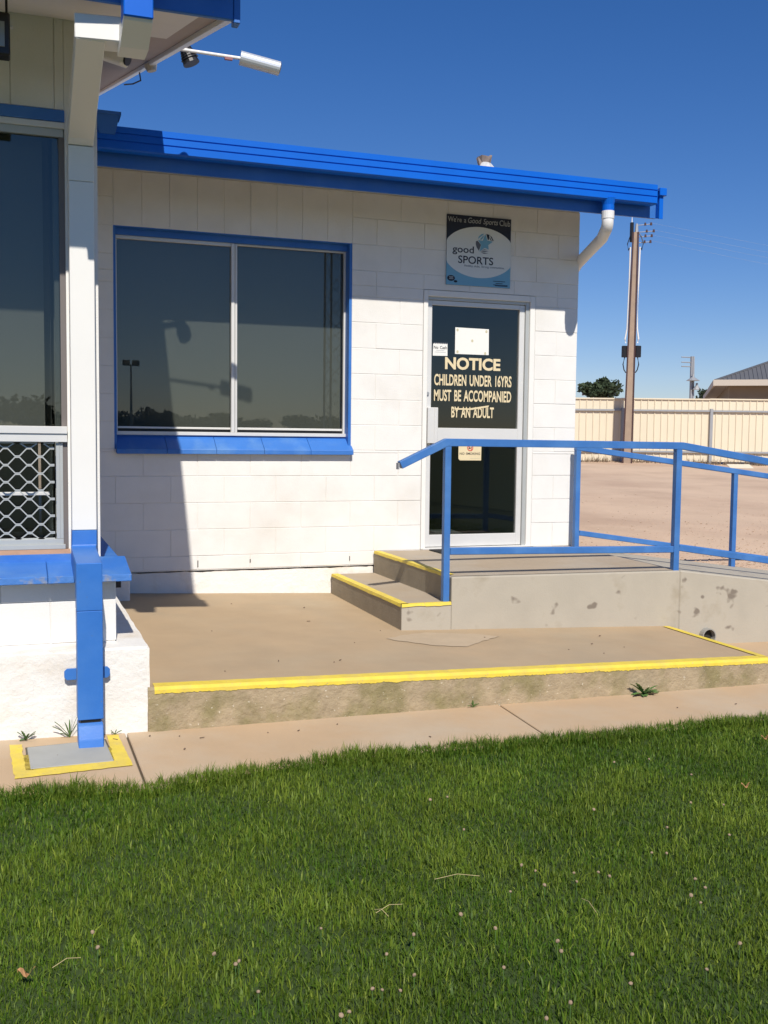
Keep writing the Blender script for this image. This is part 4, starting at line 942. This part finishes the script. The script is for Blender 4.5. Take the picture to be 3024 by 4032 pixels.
for dx, dz in ((-.45, -.1), (0, .25), (.45, -.1)): MB().cone((c.x + dx, c.y, c.z + dz - .06), (c.x + dx, c.y, c.z + dz + .16), .07, .05, 6).obj('tip', RUST, ap)
MB().tube([(c.x - .45, c.y, c.z - .12), (c.x + .45, c.y, c.z - .12)], .03, 5).obj('crossbar', GALV, ap)

# behind the viewer: what the window panes mirror
for i, (x, y, h, r_, lab) in enumerate(((27, -198, 6.6, 5.5, 'broad tree mirrored left of the window middle'), (35, -196, 5.6, 6, 'low tree mirrored beside the window middle bar'), (56, -192, 5.4, 7, 'low tree mirrored at the right of the wide window'),
                                   (44, -200, 4.6, 5, 'small tree mirrored right of the window middle bar'), (18.5, -199, 5.0, 4, 'small tree mirrored at the left edge of the wide window'), (1.0, -190, 7.8, 7, 'rounded tree mirrored in the left building window'), (-8, -195, 6.5, 6, 'tree mirrored at the far left window edge'))):
    tree(x, y, -.8, h + .8, r_, h * .42, lab, 1500, .55, 'trees across the oval', clumps=16, trunk=.4)
tw = thing('lattice_mast', (8.9, -23.7, -.6), 'three-legged steel lattice mast mirrored in the wide window', 'mast')
lg = [(8.62, -23.75), (9.17, -23.62), (8.95, -24.15)]
for a in lg: MB().tube([(a[0], a[1], -.6), (a[0], a[1], 14)], .036, 6).obj('mast_leg', GALV, tw)
for i in range(3):
    a, b = lg[i], lg[(i + 1) % 3]; pts = []
    for k_ in range(40): q = a if k_ % 2 == 0 else b; pts.append((q[0], q[1], -.4 + .36 * k_))
    MB().tube(pts, .013, 4).obj('mast_lacing', GALV, tw)
lt = thing('light_tower', (13.7, -128.9, -.6), 'tall twin-head oval light tower mirrored at left of the wide window', 'light tower')
MB().cone((13.7, -128.9, -.7), (13.7, -128.9, 10.0), .22, .10, 8).obj('tower_shaft', GALV, lt)
for dx in (-.6, .6): MB().box(13.7 + dx - .45, 13.7 + dx + .45, -129.0, -128.7, 9.8, 10.5).obj('lamp_head', BLACK, lt)

# ------------------------------------------------------------------ lawn grass (uncountable), clover heads, weeds
def blades(n, xr, yd0, yd1, hmin, hmax, w0, seed):
    r = np.random.default_rng(seed)
    x = r.uniform(xr[0], xr[1], n); ye = np.interp(x, [g[0] for g in GE], [g[1] for g in GE])
    d = yd0 + (yd1 - yd0) * r.random(n)
    y = ye - d + .012 * np.sin(x * 37) + .012 * np.sin(x * 91 + 2)
    z = -0.44 - 0.023 * np.clip(x, -6, 7) + 0.02 * np.clip(y, -9, 0) - .014
    # clumpy variation
    cl = .5 + .25 * np.sin(x * 9.1 + 2.2 * np.sin(y * 5.3)) + .25 * np.sin(y * 11.7 + 1.9 * np.sin(x * 6.1))
    big = .5 + .5 * np.sin(x * 2.3 + 1.3 * np.sin(y * 1.9 + 1)) * np.sin(y * 2.9 + .7 * np.sin(x * 3.1))
    h = (hmin + (hmax - hmin) * r.random(n) ** 1.3) * (.75 + .5 * cl)
    az = r.uniform(0, 2 * np.pi, n); lean = r.beta(1.6, 2.0, n) * 1.25
    dx = np.cos(az) * np.sin(lean) * h; dy = np.sin(az) * np.sin(lean) * h; dz = np.cos(lean) * h
    wa = az + np.pi / 2 + r.normal(0, .5, n); w = w0 * (.45 + 1.3 * r.random(n) ** 2); wx = np.cos(wa) * w; wy = np.sin(wa) * w
    m1 = .48; bow = .30
    mx = x + dx * m1 * (1 - bow); my = y + dy * m1 * (1 - bow); mz = z + dz * m1 * (1 + bow * .6) 
    V = np.empty((n, 5, 3), np.float32)
    V[:, 0] = np.stack([x - wx, y - wy, z - .004], 1); V[:, 1] = np.stack([x + wx, y + wy, z - .004], 1)
    V[:, 2] = np.stack([mx + wx * .8, my + wy * .8, mz], 1); V[:, 3] = np.stack([mx - wx * .8, my - wy * .8, mz], 1)
    V[:, 4] = np.stack([x + dx, y + dy, z + dz * .92], 1)
    yel = np.clip(np.sin(x * 1.1 + 2.6) * np.sin(y * 1.7 + .4) + .35 * np.sin(x * 4.3 + y * 3.1), 0, 1)
    tone = np.clip(.06 + .46 * r.random(n) ** 1.8 + .22 * (cl - .5) + .20 * (big - .5) + .16 * yel + (r.random(n) < .07) * .60, 0, 1)
    return V.reshape(-1, 3), tone
VS = []; TS = []
for args in ((265000, (-1.15, 3.9), 0, 2.45, .014, .046, .00145, 1), (26000, (-1.4, 4.4), -.03, .10, .03, .075, .0016, 2), (52000, (-3.4, 6.0), 0, 3.6, .02, .05, .0030, 3), (30000, (-5.5, 8.0), 2.4, 9.0, .03, .06, .006, 4)):
    v_, t_ = blades(*args); VS.append(v_); TS.append(t_)
V = np.concatenate(VS); T = np.concatenate(TS); nb = len(T)
me = bpy.data.meshes.new('grass')
me.vertices.add(nb * 5); me.vertices.foreach_set('co', V.ravel().astype(np.float32))
base = np.arange(nb, dtype=np.int32) * 5
loops = np.stack([base, base + 1, base + 2, base + 3, base + 3, base + 2, base + 4], 1).ravel()
me.loops.add(nb * 7); me.loops.foreach_set('vertex_index', loops)
me.polygons.add(nb * 2)
ls_ = np.stack([np.arange(nb) * 7, np.arange(nb) * 7 + 4], 1).ravel().astype(np.int32); lt_ = np.tile(np.array([4, 3], np.int32), nb)
me.polygons.foreach_set('loop_start', ls_); me.polygons.foreach_set('loop_total', lt_)
at = me.attributes.new('tone', 'FLOAT', 'POINT'); at.data.foreach_set('value', np.repeat(T, 5).astype(np.float32))
me.update(calc_edges=True); me.materials.append(GRASS)
grass = reg(bpy.data.objects.new('grass', me), None); grass['kind'] = 'stuff'; grass['label'] = 'short green mown lawn grass along the path'

CL = [(-0.502, -4.783), (-0.495, -4.875), (0.136, -4.933), (-0.191, -4.995), (-0.133, -5.052), (-0.145, -5.065), (-0.116, -5.217), (0.175, -5.284), (0.083, -5.37), (0.059, -5.379), (0.853, -4.024), (0.933, -4.011), (0.858, -4.342), (2.043, -3.776), (2.104, -4.01), (1.886, -4.305), (2.004, -4.36), (1.628, -4.512), (1.818, -4.634), (1.43, -4.703), (1.48, -4.721), (0.922, -4.681), (0.948, -4.734), (1.068, -4.783), (1.153, -4.799), (1.174, -4.836), (1.043, -4.845), (0.925, -4.841), (0.793, -4.856), (1.448, -4.93), (1.439, -4.996), (1.357, -5.032), (1.354, -5.086), (0.573, -4.959), (0.638, -5.067), (0.387, -5.039), (0.272, -5.124), (0.781, -5.186), (0.762, -5.241), (0.952, -5.312), (1.302, -5.342), (1.11, -5.442), (0.307, -5.249), (0.243, -5.312), (0.198, -5.296), (0.859, -5.448), (0.652, -5.486), (0.555, -5.534), (0.561, -5.279), (1.856, -3.778), (1.449, -4.278)]
bmx = bmesh.new(); bmesh.ops.create_icosphere(bmx, subdivisions=2, radius=.0058)
for q in bmx.verts:
    q.co *= 1 + .28 * mnoise.noise(q.co * 420); q.co.z = q.co.z * .85
hm = bpy.data.meshes.new('flower_head'); bmx.to_mesh(hm); bmx.free(); hm.materials.append(CLOVER)
smm = MB().cone((0, 0, -.055), (0, 0, -.004), .0012, .0010, 5).mesh('stem'); smm.materials.append(WEED)
for x, y in CL:
    s_ = .75 + .4 * random.random(); zc = gz(x, y) + .036 + .012 * random.random()
    # move along the view ray so that the head keeps its place while standing above the soil
    k_ = (zc - gz(x, y)) / (CAM.z - gz(x, y)); X_ = x + (CAM.x - x) * k_; Y_ = y + (CAM.y - y) * k_
    t = thing('clover_flower', (X_, Y_, gz(X_, Y_)), 'small faded pinkish clover head standing in the lawn grass', 'flower', 'faded clover heads in the lawn')
    h_ = bpy.data.objects.new('flower_head', hm); reg(h_, t, (X_, Y_, zc)); h_.scale = (s_, s_, s_); h_.rotation_euler = (random.random(), random.random(), random.random() * 6)
    q_ = bpy.data.objects.new('stem', smm); reg(q_, t, (X_, Y_, zc))
for i, (x, y, lab) in enumerate(((-.684, -5.034, 'curled brown dead leaf in the grass at lower left'), (2.174, -4.28, 'small orange-brown dead leaf in the grass at right'), (2.74, -3.72, 'tan dead leaf in the grass at the right picture edge'))):
    z = gz(x, y) + .04; lfm = MB(); n = 7; v = []
    for a in range(n): v.append((x - .022 + .044 * a / 6, y + .010 * math.sin(math.pi * a / 6), z + .012 * math.sin(a * 1.3)))
    for a in range(n): v.append((x - .022 + .044 * a / 6, y - .011 * math.sin(math.pi * a / 6), z + .010 * math.cos(a * 1.1)))
    tag(lfm.add(v, [(a, a + 1, n + a + 1, n + a) for a in range(n - 1)]).obj('dead_leaf', DEADLEAF), lab, 'leaf')
strv = MB()
for (x, y, a, l) in ((.56, -4.78, -.15, .15), (.30, -4.95, .3, .10), (.95, -5.12, 1.5, .10), (-.62, -5.02, .4, .08), (.33, -4.98, 2.0, .06)):
    z = gz(x, y) + .034; strv.tube([(x, y, z), (x + l * .5 * math.cos(a), y + l * .5 * math.sin(a), z + .012), (x + l * math.cos(a), y + l * math.sin(a), z)], .0009, 4)
so = strv.obj('dry_straw', STRAW); so['kind'] = 'stuff'; so['label'] = 'pale dry grass straws lying on the lawn'

def weed(x, y, z, n, ln, wd, label, lobes=True, upright=.5, name='weed'):
    t = thing(name, (x, y, z), label, 'weed')
    for i in range(n):
        a = math.pi + math.pi * (i + .5) / n + (random.random() - .5) * .5; el = upright * (.35 + .9 * random.random()); l = ln * (.65 + .5 * random.random())
        d = Vector((math.cos(a), math.sin(a) * .55, 0)); side = Vector((-d.y, d.x, 0)).normalized(); m_ = 9; v = []
        for k_ in range(m_ + 1):
            tt = k_ / m_; p = Vector((x, y, z)) + d * l * tt * math.cos(el) + Vector((0, 0, l * (math.sin(el) * tt * 1.3 - .25 * tt * tt) + .004))
            ww = wd * math.sin(math.pi * min(1, tt * .93 + .05)) ** .8 * ((.55 + .45 * (k_ % 2)) if lobes else 1)
            v += [p + side * ww, p + Vector((0, 0, -.004)), p - side * ww]
        f = []
        for k_ in range(m_): b = k_ * 3; f += [(b, b + 1, b + 4, b + 3), (b + 1, b + 2, b + 5, b + 4)]
        MB().add(v, f).obj('leaf', WEED, t)
wx = 2.70; weed(wx, slab_edge(wx) - .03, gz(wx, -2.72), 13, .125, .020, 'leafy green weed growing at the foot of the yellow-edged slab', upright=.55)
weed(1.60, slab_edge(1.6) - .02, gz(1.6, -2.8), 6, .045, .005, 'tiny weed sprout in the path joint below the slab', lobes=False, upright=1.0)
weed(-.66, PYF - .02, gz(-.66, -2.9), 7, .060, .011, 'small low weed at the white plinth left of the blue downpipe', upright=.7)
weed(-.47, PYF - .02, gz(-.47, -2.9), 9, .10, .004, 'grassy weed tuft against the plinth beside the blue downpipe', lobes=False, upright=1.3)
weed(-.27, PYF - .02, gz(-.27, -2.9), 5, .035, .005, 'tiny green sprout at the plinth foot right of the downpipe', upright=.8)

# small dark bits on the concrete (uncountable litter)
lb_ = MB()
for i in range(34):
    if i < 22: x = rng.uniform(-.05, 3.5); y = rng.uniform(slab_edge(x) + .12, -.15); z = sz(x, y) + .003
    else: x = rng.uniform(-.7, 3.2); y = rng.uniform(-3.3, -2.95); z = gz(x, y) + .003
    if x > 1.6 and y > -1.6: continue
    a = rng.random() * 6.28; l = .003 + .011 * rng.random() ** 2; w = .0015 + .002 * rng.random()
    dx, dy = math.cos(a), math.sin(a); lb_.hexa([(x - dx * l - dy * w, y - dy * l + dx * w, z), (x + dx * l - dy * w, y + dy * l + dx * w, z), (x + dx * l + dy * w, y + dy * l - dx * w, z), (x - dx * l + dy * w, y - dy * l - dx * w, z),
              (x - dx * l - dy * w, y - dy * l + dx * w, z + .003), (x + dx * l - dy * w, y + dy * l + dx * w, z + .004), (x + dx * l + dy * w, y + dy * l - dx * w, z + .003), (x - dx * l + dy * w, y - dy * l - dx * w, z + .002)])
lo = lb_.obj('litter', mat('dry litter', (.16, .11, .07), .9)); lo['kind'] = 'stuff'; lo['label'] = 'tiny dry bits scattered over the terrace and path'
